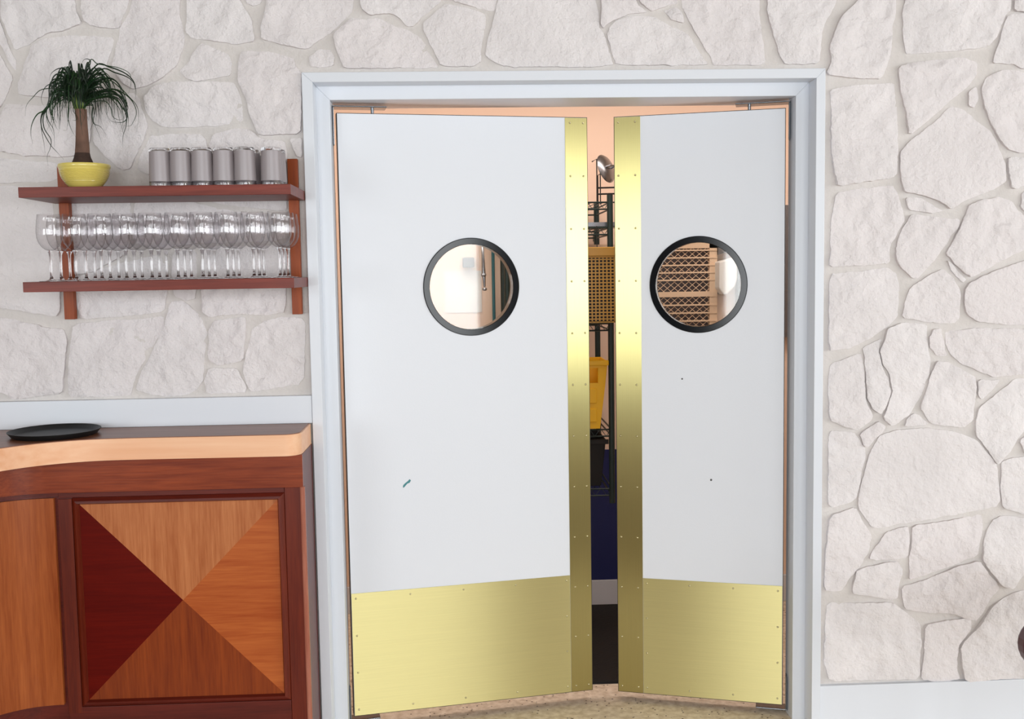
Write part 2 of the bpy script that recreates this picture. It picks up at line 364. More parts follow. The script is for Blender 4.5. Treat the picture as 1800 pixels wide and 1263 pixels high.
S(0, 250, 3.214,
 [(-40,245),(250,248),(290,300),(300,420),(340,700),(345,950),(320,985),(120,950),(0,932),(-40,925)],
 [(400,310),(730,320),(745,400),(740,560),(700,640),(520,735),(410,750),(385,500)],
 [(760,320),(1040,325),(1200,365),(1350,392),(1600,412),(1610,555),(1120,570),(900,605),(760,570)],
 [(1110,312),(1620,305),(1620,385),(1500,380),(1250,350)],
 [(1140,590),(1620,580),(1615,960),(1500,975),(1320,970),(1190,985),(1145,950),(1135,800)],
 [(430,765),(560,715),(900,630),(945,700),(945,840),(930,955),(740,980),(460,1000),(430,900)],
 [(978,620),(1108,600),(1110,880),(1050,895),(985,868),(972,760)])
S(0, 500, 3,
 [(-40,170),(60,180),(240,225),(340,235),(355,300),(340,480),(335,560),(310,575),(70,605),(40,580),(0,565),(-40,555)],
 [(385,210),(600,185),(730,185),(860,165),(865,230),(830,280),(780,370),(720,470),(700,540),(690,585),(500,588),(365,588),(360,480),(375,330)],
 [(900,90),(960,85),(1000,110),(1060,170),(1095,260),(1085,330),(1075,420),(1075,500),(1040,550),(990,580),(880,587),(790,575),(720,555),(735,490),(775,410),(825,300),(865,230),(880,150)],
 [(1130,190),(1290,170),(1300,200),(1290,300),(1285,400),(1150,428),(1110,405),(1090,370),(1105,300),(1100,240)],
 [(1330,230),(1400,190),(1470,170),(1590,175),(1610,200),(1605,520),(1330,565),(1300,530),(1280,460),(1300,360),(1320,280)],
 [(1100,440),(1250,440),(1275,490),(1300,545),(1290,568),(1090,575),(1080,500)])
S(550, 0, 3.6,
 [(300,-60),(820,-60),(810,10),(740,70),(690,110),(640,165),(600,170),(540,110),(500,85),(370,100),(330,80),(300,40)],
 [(245,118),(330,125),(430,118),(480,150),(530,175),(610,190),(680,240),(720,290),(760,370),(795,425),(700,432),(400,432),(195,435),(160,340),(125,225),(190,160)],
 [(840,18),(960,45),(1090,85),(1095,120),(1085,200),(1065,300),(1065,390),(1020,420),(810,420),(760,310),(695,190),(700,140),(770,80)],
 [(880,-60),(1180,-60),(1150,65),(1110,72),(980,33),(895,8)])
S(1000, 0, 3.6,
 [(200,-60),(400,-60),(430,30),(500,75),(380,90),(270,135),(215,180),(200,150),(205,60)],
 [(425,-60),(668,-60),(688,20),(640,30),(560,60),(520,70),(450,20)],
 [(300,130),(400,100),(540,105),(640,160),(700,190),(760,220),(800,290),(850,370),(880,410),(600,415),(300,410),(265,320),(240,220),(260,170)],
 [(600,68),(680,45),(710,80),(730,145),(650,130)],
 [(705,-60),(1205,-60),(1205,130),(1230,300),(1245,410),(920,415),(900,370),(840,270),(780,180),(745,100),(715,40)],
 [(1255,-60),(1700,-60),(1680,40),(1630,120),(1600,200),(1590,300),(1580,400),(1370,410),(1330,350),(1300,250),(1270,150),(1250,80)])
S(1400, 0, 3.1575,
 [(400,-60),(555,-60),(550,60),(520,300),(470,440),(330,435),(180,420),(165,400),(190,340),(180,270),(200,200),(240,100),(300,40)],
 [(620,-60),(1190,-60),(1185,60),(1150,90),(1110,200),(1060,260),(860,285),(650,298),(605,300),(590,200),(585,60)],
 [(1205,-60),(1340,-60),(1340,75),(1202,65)],
 [(1170,82),(1340,78),(1340,380),(1240,380),(1200,355),(1090,350),(1095,310),(1110,270),(1140,170)],
 [(560,370),(700,340),(920,318),(1000,350),(1000,420),(950,480),(850,560),(740,660),(620,755),(600,620),(570,480)],
 [(950,512),(1000,480),(1008,560),(985,598),(955,588)],
 [(185,500),(300,475),(540,460),(550,520),(560,600),(560,800),(555,960),(530,985),(400,1005),(220,1035),(205,960),(190,850),(190,700),(195,600)],
 [(860,588),(930,610),(1020,690),(1080,730),(1120,820),(1150,900),(1160,1000),(1120,1035),(1040,1070),(930,1110),(850,1165),(780,1110),(700,1085),(600,1065),(575,1000),(570,850),(620,790),(740,700)],
 [(1050,430),(1150,385),(1240,395),(1340,430),(1340,850),(1240,850),(1170,830),(1120,770),(1070,680),(1040,590),(1020,490)],
 [(600,1098),(700,1100),(760,1145),(830,1172),(740,1182),(620,1165)],
 [(1170,870),(1340,880),(1340,1010),(1210,1050),(1190,1040),(1170,950)],
 [(1245,1070),(1340,1040),(1340,1260),(1290,1200),(1240,1150)])
S(1400, 380, 3.0075,
 [(605,-12),(730,5),(860,15),(855,60),(810,110),(780,165),(720,240),(640,328),(610,325),(550,275),(520,225),(530,130),(560,60)],
 [(914,-66),(990,-91),(1067,-100),(1124,-86),(1170,-30),(1260,50),(1260,150),(1180,185),(1050,250),(920,325),(860,280),(785,200),(820,140),(870,30)],
 [(175,305),(330,290),(480,270),(530,300),(545,360),(540,450),(535,530),(470,590),(380,650),(270,700),(165,708)],
 [(620,360),(700,310),(770,275),(820,320),(860,390),(865,470),(860,540),(830,565),(690,560),(555,535),(575,440),(600,380)],
 [(1260,215),(1180,240),(1040,290),(910,350),(885,390),(885,470),(900,520),(950,555),(1100,572),(1260,575)],
 [(793,228),(840,275),(900,335),(880,350),(820,290)],
 [(350,695),(450,645),(433,710),(446,780),(484,860),(494,930),(474,990),(440,1045),(400,1020),(370,970),(365,850),(360,750)],
 [(480,590),(560,560),(690,570),(690,660),(710,760),(700,840),(660,950),(600,1040),(500,1110),(450,1060),(480,1000),(505,930),(495,850),(455,780),(442,710),(462,650)],
 [(720,595),(765,590),(773,640),(786,700),(796,738),(740,735),(700,690),(700,640)],
 [(790,610),(940,590),(1260,595),(1260,820),(1130,840),(1040,850),(970,820),(870,780),(810,730),(785,670)],
 [(740,765),(800,770),(900,825),(945,850),(945,980),(925,1080),(880,1115),(710,1098),(650,1010),(690,900),(715,810)],
 [(960,865),(1080,860),(1040,910),(975,965),(955,940)],
 [(1260,850),(1150,860),(1080,920),(965,1010),(945,1080),(945,1150),(980,1200),(1020,1260),(1058,1310),(1130,1230),(1170,1170),(1200,1130),(1260,1100)],
 [(1175,1185),(1260,1130),(1260,1290),(1205,1250)],
 [(180,780),(340,720),(355,800),(365,980),(400,1050),(390,1080),(320,1130),(250,1110),(172,1075),(165,900)],
 [(330,1150),(430,1080),(470,1110),(430,1160),(370,1220),(350,1210)],
 [(620,1040),(650,1050),(700,1100),(570,1108),(580,1070)])
S(1400, 780, 2.615,
 [(940,80),(1000,58),(1100,60),(1100,330),(1000,310),(945,290),(935,200),(940,140)],
 [(150,325),(270,290),(300,350),(345,420),(330,490),(290,560),(240,620),(200,675),(125,670),(130,500)],
 [(410,405),(510,375),(520,420),(510,520),(430,528),(370,535),(330,525),(370,460)],
 [(530,375),(700,350),(850,320),(860,380),(845,440),(830,510),(700,560),(560,610),(515,620),(515,540),(525,450)],
 [(900,350),(940,325),(1100,345),(1100,560),(1040,600),(990,660),(950,655),(890,590),(850,530),(860,430)],
 [(275,578),(400,545),(470,540),(490,580),(470,650),(465,700),(440,715),(300,690),(255,685),(260,620)],
 [(480,655),(600,620),(740,560),(840,535),(880,590),(935,660),(900,700),(850,780),(820,812),(720,780),(600,772),(490,755)],
 [(140,730),(300,730),(440,725),(500,770),(570,825),(570,900),(560,1075),(400,1080),(150,1085),(125,1000),(130,850)],
 [(590,830),(700,805),(800,800),(800,850),(740,930),(735,1020),(750,1080),(650,1090),(570,1080),(580,980)],
 [(1000,680),(1100,660),(1100,1080),(950,1075),(770,1085),(755,1000),(750,930),(800,870),(850,820),(900,740)])
polys = [[wp(u, v, -.008) for u, v in p] for p in ST]
NTR = len(polys)
rg = random.Random(3)
def extra(x0, x1, z0, z1, s=.27):
    nx, nz_ = max(1, round((x1-x0)/s)), max(1, round((z1-z0)/s))
    J = {(i, j): (x0+(x1-x0)*i/nx+(rg.uniform(-.07, .07) if 0 < i < nx else 0), z0+(z1-z0)*j/nz_+(rg.uniform(-.07, .07) if 0 < j < nz_ else 0)) for i in range(nx+1) for j in range(nz_+1)}
    for i in range(nx):
        for j in range(nz_):
            q = [J[i, j], J[i+1, j], J[i+1, j+1], J[i, j+1]]; c = (sum(a for a, _ in q)/4, sum(b_ for _, b_ in q)/4)
            polys.append([(c[0]+(a-c[0])*.93, c[1]+(b_-c[1])*.93) for a, b_ in q])
extra(-2.35, -1.50, 1.19, 2.48); extra(1.93, 2.7, .15, 2.5); extra(-2.35, 2.7, 2.51, 2.98)

def make_stone(k, P):
    rg = random.Random(k*17+5)
    sm = k in (19,) or (rg.random() < .12)
    # cut the corners once, then resample with a ragged outline
    Q = []
    n = len(P)
    for i in range(n):
        a, b_ = P[i], P[(i+1) % n]; c = .11
        Q += [(a[0]+(b_[0]-a[0])*c, a[1]+(b_[1]-a[1])*c), (a[0]+(b_[0]-a[0])*(1-c), a[1]+(b_[1]-a[1])*(1-c))]
    B = []
    n = len(Q)
    for i in range(n):
        a, b_ = Q[i], Q[(i+1) % n]; L_ = math.hypot(b_[0]-a[0], b_[1]-a[1]); m_ = max(1, int(L_/.008))
        nx, nz_ = ((b_[1]-a[1])/L_, -(b_[0]-a[0])/L_) if L_ > 1e-6 else (0, 0)
        for j in range(m_):
            s = j/m_; x = a[0]+(b_[0]-a[0])*s; z = a[1]+(b_[1]-a[1])*s
            d = .0030*noise.noise(Vector((x*30, k, z*30)))+.0020*noise.noise(Vector((x*110, k, z*110)))
            B.append((x+nx*d, z+nz_*d))
    Ba = np.array(B); lo = Ba.min(0); hi = Ba.max(0); st = .0095
    gx, gz = np.meshgrid(np.arange(lo[0], hi[0], st), np.arange(lo[1], hi[1], st)); rs = np.random.RandomState(k)
    G = np.stack([gx.ravel(), gz.ravel()], 1)+rs.uniform(-.25, .25, (gx.size, 2))*st
    A1 = Ba; A2 = np.roll(Ba, -1, 0)
    def dist(G):
        e = A2-A1; l2 = (e**2).sum(1)+1e-12
        tt = np.clip(((G[:, None, :]-A1[None])*e[None]).sum(2)/l2, 0, 1)
        pr = A1[None]+tt[..., None]*e[None]
        d = np.sqrt(((G[:, None, :]-pr)**2).sum(2)).min(1)
        c = ((A1[None, :, 1] > G[:, None, 1]) != (A2[None, :, 1] > G[:, None, 1])) & (G[:, None, 0] < (A2[None, :, 0]-A1[None, :, 0])*(G[:, None, 1]-A1[None, :, 1])/(A2[None, :, 1]-A1[None, :, 1]+1e-15)+A1[None, :, 0])
        return d, (c.sum(1) % 2) == 1
    d, ins = dist(G); keep = ins & (d > .0045); G = G[keep]; d = d[keep]
    nb = len(B)
    allp = [Vector(p) for p in B]+[Vector(p) for p in G]
    vs, es, fs, ov, oe, of = delaunay_2d_cdt(allp, [], [list(range(nb))], 1, 1e-7)
    V = np.array([tuple(p) for p in vs]); dd = np.zeros(len(V)); 
    dd, _ = dist(V)
    c = Ba.mean(0); size = max(hi-lo)
    h = rg.uniform(.006, .012)+(.003 if c[0] > 1 else 0); tx, tz = rg.uniform(-.060, .02), rg.uniform(-.060, .02)
    amp = .25 if sm else 1.0
    out = []
    for (x, z), dv in zip(V, dd):
        H = h+tx*(x-c[0])+tz*(z-c[1])
        H += amp*(.0065*noise.noise(Vector((x*8, k*3.1, z*8)))+.0050*noise.noise(Vector((x*22, k*1.7, z*22))))
        rdg = 1-abs(noise.noise(Vector((x*17+3, k*.9, z*17))))*2.2
        H += amp*.0036*max(0, rdg)-amp*.0060*max(0, noise.noise(Vector((x*14+9, k*2.3, z*14)))*1.6-.25)
        H += amp*.0016*noise.noise(Vector((x*70, k, z*70)))
        H = min(max(H, .0030), .026)
        e = .84+.16*(1-math.exp(-dv/.004))
        out.append((x, -(H*e+.002), z))
    F_ = [tuple(f) for f in fs]
    # skirt down to the mortar along the outline
    edges = {}
    for f in F_:
        for i in range(len(f)):
            a, b_ = f[i], f[(i+1) % len(f)]
            if (b_, a) in edges: edges.pop((b_, a))
            else: edges[(a, b_)] = 1
    idx = {}
    for (a, b_) in list(edges):
        for q in (a, b_):
            if q not in idx: idx[q] = len(out); out.append((out[q][0], .004, out[q][2]))
        F_.append((b_, a, idx[a], idx[b_]))
    mb = MB(); mb.v = out; mb.f = F_
    o = obj('stone', mb, 'stone', wall, smooth=True, recalc=False, sharp=.5)
    return o
for k, P in enumerate(polys):
    make_stone(k, P)

# door casing with a step, mitred at the corners
def casing(name, x0, x1, z1, t, ya, yb, yh=None):
    mb = MB()
    for (a, b_) in (((x0, 0), (x0, z1)), ((x1, 0), (x1, z1))): pass
    s = [(x0, x0+t[0], 1), (x1-t[1], x1, -1)]
    # left, right, head as mitred prisms
    mb.prism([(x0, 0), (x0+t[0], 0), (x0+t[0], z1-t[2]), (x0, z1)], ya, yb, axis=1)
    mb.prism([(x1, 0), (x1, z1), (x1-t[1], z1-t[2]), (x1-t[1], 0)], ya, yb, axis=1)
    mb.prism([(x0, z1), (x0+t[0], z1-t[2]), (x1-t[1], z1-t[2]), (x1, z1)], ya, yh or yb, axis=1)
    return mb
cas = obj('trim_1', casing('c', OX0, OX1, OZ1, (SX0-OX0, OX1-SX1, OZ1-SZ), Y1, Y2+.03), 'trim', kind='structure', bevel=.0015, recalc=False)
inner = obj('inner_casing', casing('i', SX0-.001, SX1+.001, SZ+.001, (IX0-SX0, SX1-IX1, SZ-IZ), Y2, .125, .235), 'trim', cas, bevel=.0015, recalc=False)
# white strip above the worktop and baseboard
zs0, zs1 = 1.088, wp(300, 699.5, -.02)[1]
obj('trim_2', MB().box((-2.6, -.026, zs0), (OX0-.001, 0, zs1)), 'trim', kind='structure', bevel=.002)
zb = wp(1620, 1199.5, -.022)[1]
obj('baseboard_right', MB().box((OX1+.0005, -.022, 0), (XR, 0, zb)), 'trim', kind='structure', bevel=.002)
# floor, ceiling, dining room shell
obj('floor', MB().box((-5.5, -7.2, -.08), (7.5, 1.6, 0)), 'floor', kind='structure')
obj('ceiling', MB().box((-5.5, -7.2, 3.0), (7.5, 0.17, 3.08)), 'ceildin', kind='structure')
mb = MB(); WX0, WX1, WZ0, WZ1 = -1.7, 2.98, .67, 2.57
mb.box((-5.5, -7.2, 0), (-5.45, -7.0, 3)); mb.box((-3.25, -7.2, 0), (WX0, -7.0, 3)); mb.box((-5.45, -7.2, 0), (-3.25, -7.0, WZ0)); mb.box((-5.45, -7.2, WZ1), (-3.25, -7.0, 3)); mb.box((WX1, -7.2, 0), (4.4, -7.0, 3)); mb.box((6.75, -7.2, 0), (7.5, -7.0, 3)); mb.box((WX0, -7.2, 0), (6.75, -7.0, WZ0)); mb.box((WX0, -7.2, WZ1), (6.75, -7.0, 3))
obj('wall_front', mb, 'darkwall', kind='structure')
obj('floor_added', MB().box((-5.4, -6.95, 0), (7.3, -1.3, .008)), 'added_carpet', kind='structure')  # unseen floor covering, added to darken the brass reflections
mb = MB()
for a, b_ in ((WX0, WX1), (4.4, 6.75), (-5.45, -3.25)):  # last span belongs to the added fill at back left
    n_ = round((b_-a)/.8)
    for i in range(n_+1): x = a+(b_-a)*i/n_; mb.box((x-.035, -6.90, WZ0), (x+.035, -6.84, WZ1))
obj('window_1', mb, 'trim', kind='structure')
# kitchen shell
KY = 1.36
obj('wall_kitchen', MB().box((-1.6, KY, 0), (3.0, KY+.1, 2.6)).box((-1.7, WT, 0), (-1.6, KY+.1, 2.6)).box((3.0, WT, 0), (3.1, KY+.1, 2.6)), 'peach', kind='structure')
obj('ceiling_kitchen', MB().box((-1.7, WT, 2.6), (3.1, KY+.1, 2.7)), 'ceil', kind='structure')
obj('baseboard_back', MB().box((-1.6, KY-.015, 0), (3.0, KY, .125)), 'trim', kind='structure', bevel=.002)
obj('trim_3', MB().box((-.1, KY-.008, .126), (1.2, KY, .74)), 'navy', kind='structure')
tag(obj('floor_mat', MB().box((-.1, .42, 0), (1.15, KY-.02, .012)), 'mat', bevel=.003), 'black rubber mat on the kitchen floor behind the double doors', 'mat')

# ------------------------------------------------------------------ swing doors
def make_door(n, name, hinge, ang, width, z0, z1, s, lab, win_px, strip_in, kick_px, kick_cols, seedd):
    """s=+1: hinge at left, leaf runs along +x local; s=-1 mirrored.  Local frame: x along the leaf (sign s), y into the kitchen"""
    root = bpy.data.objects.new(name, None); COL.objects.link(root); root.location = (hinge[0], hinge[1], 0)
    root.rotation_euler = (0, 0, ang*s); root['kind'] = 'structure'
    d = Vector((s*math.cos(ang), math.sin(ang), 0)); nrm = Vector((-s*math.sin(ang)*-1, -math.cos(ang), 0))
    H = Vector((hinge[0], hinge[1], 0))
    nv = Vector((math.sin(ang)*s, -math.cos(ang), 0))
    def on(u, v):      # pixel -> distance along the leaf, height
        dr = fw+RT*((u-900)/F)-UP*((v-631.5)/F); tt = (H-CAM).dot(nv)/dr.dot(nv); p = CAM+dr*tt
        return (p-H).dot(d), p.z
    T = .040; R = .1685; Ri = .146
    cx, cz = on(*win_px)
    print(name, 'window centre', cx, cz, 'kick', [on(*q) for q in kick_px])
    # leaf with a round hole
    angs = set(2*PI*k/72 for k in range(72))
    cr = [(0+.0, z0), (width, z0), (width, z1), (0, z1)]
    for q in cr: angs.add(math.atan2(q[1]-cz, q[0]-cx) % (2*PI))
    angs = sorted(angs); N = len(angs)
    inn = []; out = []
    for a in angs:
        c, si = math.cos(a), math.sin(a); ts = []
        if abs(c) > 1e-9: ts.append(((width if c > 0 else 0)-cx)/c)
        if abs(si) > 1e-9: ts.append(((z1 if si > 0 else z0)-cz)/si)
        tt = min(x for x in ts if x > 0); out.append((cx+c*tt, cz+si*tt)); inn.append((cx+c*(Ri+.004), cz+si*(Ri+.004)))
    vs = []; fs = []
    for y in (0, T):
        vs += [(s*x, y, z) for x, z in out]+[(s*x, y, z) for x, z in inn]
    for i in range(N):
        j = (i+1) % N
        fs += [(i, j, N+j, N+i), (2*N+i, 3*N+i, 3*N+j, 2*N+j), (N+i, N+j, 3*N+j, 3*N+i)]
    leaf = obj('door_leaf', MB().add(vs, fs), 'laminate', root, local=True)
    # dark edge banding round the leaf
    e = .0022; mb = MB()
    mb.box((-s*e, .0012, z0-e), (0, T-.001, z1+e)); mb.box((s*width, .0012, z0-e), (s*(width+e), T-.001, z1+e))
    mb.box((-s*e, .0012, z1), (s*(width+e), T-.001, z1+e)); mb.box((-s*e, .0012, z0-e), (s*(width+e), T-.001, z0))
    obj('edge_band', mb, 'edge', root, local=True)
    # black window ring, glass
    mb = MB(); pr = [(R, 0), (R-.0008, -.0035), (R-.0025, -.0048), (Ri+.0015, -.0048), (Ri, -.0035), (Ri, T+.003), (Ri+.005, T+.006), (R, T)]
    vs = []; fs = []; n2 = 96
    for (r_, y) in pr:
        for k in range(n2): q = 2*PI*k/n2; vs.append((s*(cx+r_*math.cos(q)), y, cz+r_*math.sin(q)))
    for i in range(len(pr)):
        i2 = (i+1) % len(pr)
        for k in range(n2): k2 = (k+1) % n2; fs.append((i*n2+k, i*n2+k2, i2*n2+k2, i2*n2+k))
    obj('window_ring', mb.add(vs, fs), 'ring', root, local=True, smooth=True, sharp=.25, label='black ring round the porthole')
    gp = [(s*(cx+(Ri+.002)*math.cos(2*PI*k/64)), cz+(Ri+.002)*math.sin(2*PI*k/64)) for k in range(64)]
    obj('glass_pane', MB().prism(gp, .012, .016, axis=1), 'glasspane', root, local=True)
    # brass strip
    sx0 = on(*strip_in[0])[0]; sx1 = on(*strip_in[1])[0]; sxm = (sx0+sx1)/2
    strip = obj('edge_plate', MB().box((s*sxm, -.0022, z0+.0004), (s*(width-.0002), 0, z1-.0006)), 'brassV', root, local=True, bevel=.0006, label='upright brass edge plate')
    kz = sum(on(*q)[1] for q in kick_px)/len(kick_px)
    kick = obj('kick_plate', MB().box((s*.0006, -.0016, z0+.0004), (s*(sxm-.0008), 0, kz)), 'brassH', root, local=True, bevel=.0005, label='brass kick plate')
    # screws
    hm = MB().lathe([(0, -.0030), (.0022, -.0026), (.0034, -.0014), (.0037, 0)], n=10)
    hm.v = [(x, z, y) for x, y, z in hm.v]
    scr0 = obj('screw', hm, 'screw', strip, local=True, smooth=True)
    def sc_at(par, pts):
        for i, (x, z) in enumerate(pts):
            o = scr0 if (par is strip and i == 0) else scr0.copy()
            if o is not scr0: COL.objects.link(o)
            o.parent = par; o.location = (s*x, -.002 if par is strip else -.0014, z)
    zt, zbn = z1-.018, z0+.022
    sc_at(strip, [(x, zt+(zbn-zt)*i/11) for i in range(12) for x in (sxm+.018, width-.014)])
    kp = []; kx0, kx1 = .016, sxm-.014
    for i in range(kick_cols): 
        x = kx0+(kx1-kx0)*i/(kick_cols-1); kp += [(x, kz-.018), (x, z0+.022)]
    for i in (1, 2): 
        z = kz-.018+(z0+.022-kz+.018)*i/3; kp += [(kx0, z), (kx1, z)]
    sc_at(kick, kp)
    # top and bottom pivots
    for (zz, sg) in ((z1+.020, 1), (z0-.018, -1)):
        b_ = MB(); 
        b_.box((-s*.018, -.010 if sg > 0 else .004, zz), (s*(.165 if sg > 0 else .09), .055, zz+.005*sg)); 
        b_.box((-s*.015, -.010, zz), (-s*.011, .045, zz-sg*.125))
        bo = obj('pivot_bracket', b_, 'steel', root, local=True, bevel=.002)
        if sg > 0: obj('pivot_pin', MB().tube([(s*.118, .014, zz), (s*.118, .014, z1)], .0055, 12), 'steel', bo, local=True, smooth=True)
    return root, on
DL, onL = make_door(1, 'door_1', (wp(607, 700, .10)[0], .10), math.radians(10.8), .861, .046, 2.098, 1, '', (829, 504),
    ((994, 215), (1003, 1200)), ((622, 1044), (800, 1027), (1000, 1010)), 5, 1)
DR, onR = make_door(2, 'door_2', (wp(1377.5, 700, .10)[0], .10), math.radians(17.0), .579, .034, 2.100, -1, '', (1227, 500),
    ((1124.5, 215), (1132, 1220)), ((1132, 1015), (1374, 1030)), 4, 2)
# marks on the leaves
def mark(door, on, s, pts, m, name):
    q = [on(u, v) for u, v in pts]
    mb = MB().prism([(s*x, z) for x, z in q], -.0006, .0002, axis=1)
    obj(name, mb, m, door, local=True, label={'scuff': 'teal scuff of paint', 'dot': 'small dark dot'}[name.split('_')[-1]])
mark(DL, onL, 1, [(708,856),(709,852),(713,848),(717,845),(720,841.5),(722.3,844),(720,848),(716,849.5),(713,853),(710,856.5)], 'scuff', 'paint_scuff')
for (u, v, r_) in ((1199, 665.5, 1.6), (1250, 843, 2.0)): mark(DR, onR, -1, [(u+r_*math.cos(a), v+r_*math.sin(a)) for a in [k*PI/4 for k in range(8)]], 'dot', 'small_dot')

# ------------------------------------------------------------------ wall shelf with two boards
YF, YB = -.30, -.024
sh = thing('wall_shelf', 'reddish mahogany two-board wall shelf on uprights, left of the doors', 'shelf', (-.9, YB, 1.40))
xl, xr = -1.335, -.5135
def boardz(pxl, pxr):
    a = pt(*pxl, YF, 1).z; b_ = pt(*pxr, YF, 1).z; return (a+b_)/2
zU = boardz((32, 333.5), (510, 318.5)); zL = boardz((40, 498), (516.5, 485.5))
xlU, xrU = pt(32, 340, YF, 1).x, pt(510.5, 325, YF, 1).x; xlL, xrL = pt(40, 500, YF, 1).x, pt(516.5, 490, YF, 1).x
print('shelf', zU, zL, xlU, xrU, xlL, xrL)
TH = .0300
obj('shelf_board', MB().box((xlU, YF, zU-TH), (xrU, YB, zU)), 'shelfwood', sh, bevel=.001)
obj('shelf_board', MB().box((xlL, YF, zL-TH), (xrL, YB, zL)), 'shelfwood', sh, bevel=.001)
for (ua, ub, va, vb) in ((112, 119.5, 292, 561), (515.5, 520.5, 279, 552)):
    x = (wp(ua, va, -.04)[0]+wp(ub, vb, -.04)[0])/2; zt_, zb_ = wp(ua, va, -.04)[1], wp(ub, vb, -.04)[1]
    obj('upright', MB().box((x-.0155, -.042, zb_), (x+.0155, -.016, zt_)), 'upright', sh, bevel=.001)

# ------------------------------------------------------------------ tumblers
def make_tumbler():
    t_ = thing('tumbler', '', 'glass', (0, 0, 0), group='frosted tumblers on the upper shelf')
    # upside down: rim at z=0, base on top
    H = .1115; r0_, r1_ = .0330, .0292; wt = .0022
    rr = lambda z: r0_+(r1_-r0_)*z/H
    def shell(za, zb):
        return [(rr(za), za), (rr((za+zb)/2), (za+zb)/2), (rr(zb), zb), (rr(zb)-wt, zb), (rr(za)-wt, za)]
    obj('clear_rim', MB().lathe(shell(.0004, .013), closed=True, n=28), 'glassbowl', t_, local=True, smooth=True)
    obj('frosted_wall', MB().lathe(shell(.0132, .101), closed=True, n=28), 'frost', t_, local=True, smooth=True, label='frosted glass wall')
    obj('glass_base', MB().lathe([(0, .1015), (rr(.1015), .1015), (rr(.107)+.0002, .107), (rr(H)-.0012, H-.0008), (rr(H)-.004, H), (rr(H)-.010, H-.0015), (0, H-.002)], n=28), 'glass', t_, local=True, smooth=True, label='thick clear glass base')
    return t_
tb = make_tumbler(); used = False
ordn = ['leftmost', 'second from left', 'third from left', 'fourth from left', 'fifth from left', 'rightmost', ]
fx = [pt((a+b_)/2/6+250, 300, -.262, 1).x for a, b_ in ((85,295),(305,512),(527,740),(757,965),(980,1190),(1255,1462))]
for row, y in enumerate((-.262, -.192, -.122)):
    for i, x in enumerate(fx):
        if row == 2 and i not in (4,): continue
        yy = y+(.012 if i == 5 and row == 0 else 0)
        lab = ('frosted tumbler standing upside down, %s of the front row on the upper shelf' % ordn[i]) if row == 0 else \
              ('frosted tumbler behind the %s front tumbler on the upper shelf' % ordn[i] if row == 1 else 'hindmost frosted tumbler, third back behind the fifth front one')
        dx = {0: 0, 1: .002, 2: .010}[row]
        if not used: tb.location = (x, yy, zU); tb['label'] = lab; used = True
        else: dup(tb, (x+dx, yy, zU), lab)

# ------------------------------------------------------------------ wine glasses
def make_wine():
    t_ = thing('wine_glass', '', 'glass', group='wine glasses on the lower shelf')
    bowl = [(.0045, .091), (.013, .0935), (.0225, .101), (.0310, .113), (.0360, .128), (.0373, .143), (.0365, .160), (.0345, .178), (.0318, .197)]
    inn = [(r_-.0010, z+.0006) for r_, z in reversed(bowl)]
    b_ = MB().lathe([(0, .0905)]+bowl+[(.0322, .1974), (.0316, .1978), (.0311, .1972)], n=36)
    obj('bowl', b_, 'glassbowl', t_, local=True, smooth=True, sharp=2.5)
    s_ = MB().lathe([(0, .0002), (.0345, .0003), (.0350, .0012), (.0250, .0026), (.0105, .0050), (.0058, .0085), (.0040, .014), (.0036, .030), (.0036, .055), (.0040, .072), (.0052, .083), (.0080, .0885), (.0078, .0915), (0, .0925)], n=24)
    obj('stem_and_foot', s_, 'glass', t_, local=True, smooth=True, sharp=2.5)
    return t_
wg = make_wine(); used = False
cols = [88.5, 133.5, 177.7, 221.3, 266.3, 311.7, 356, 400.2, 446, 491.7]
cn = ['leftmost', 'second', 'third', 'fourth', 'fifth', 'sixth', 'seventh', 'eighth', 'ninth', 'rightmost']
rgw = random.Random(2)
for i, u in enumerate(cols):
    x0 = pt(u, 440, -.255, 1).x
    for row, y in enumerate((-.258, -.1805, -.103)):
        x = x0+(.0 if i else 0)+rgw.uniform(-.001, .001)
        nm = 'column' if i in (0, 9) else 'column from the left'
        lab = '%s clear wine glass of the %s %s on the lower shelf' % (['front', 'middle', 'back'][row], cn[i], nm)
        if not used: wg.location = (x, y, zL); wg['label'] = lab; used = True
        else: dup(wg, (x, y, zL), lab)

# ------------------------------------------------------------------ potted ponytail palm
PY = -.185
px_, _ = pt(149.5, 320, PY, 1).x, 0
pot = thing('flower_pot', 'round yellow ribbed ceramic bowl pot at left end of upper shelf', 'pot', (px_, PY, zU))
H = .0745; prof = [(0, .0004), (.036, .0004), (.0395, .002)]
for i in range(1, 36):
    s_ = i/36; a = s_*PI/2; r_ = .040+.0335*math.sin(a)**.9; z = .002+.062*(1-math.cos(a)) if False else .002+.060*s_
    rib = .0006*math.cos(i*PI) if 10 < i < 34 else 0
    prof.append((.040+.0325*(1-(1-s_)**2.1)+rib, z))
prof += [(.0735, .063), (.0752, .066), (.0752, .072), (.0738, H), (.0712, H), (.0700, .071), (.0695, .060), (0, .060)]
obj('bowl', MB().lathe(prof, n=56), 'pot', pot, local=True, smooth=True, sharp=.9)
sm_ = MB(); vs = [(0, 0, .072)]; nn = 40
for rr_ in (.02, .04, .055, .069):
    for k in range(nn): q = 2*PI*k/nn; vs.append((rr_*math.cos(q), rr_*math.sin(q), .070+.004*noise.noise(Vector((rr_*90, q*4, 0)))-.002*(rr_ > .06)))
fs = [(0, 1+k, 1+(k+1) % nn) for k in range(nn)]+[(1+a*nn+k, 1+(a+1)*nn+k, 1+(a+1)*nn+(k+1) % nn, 1+a*nn+(k+1) % nn) for a in range(3) for k in range(nn)]
obj('soil', sm_.add(vs, fs), 'soil', pot, local=True, smooth=True, label='brown bark soil')
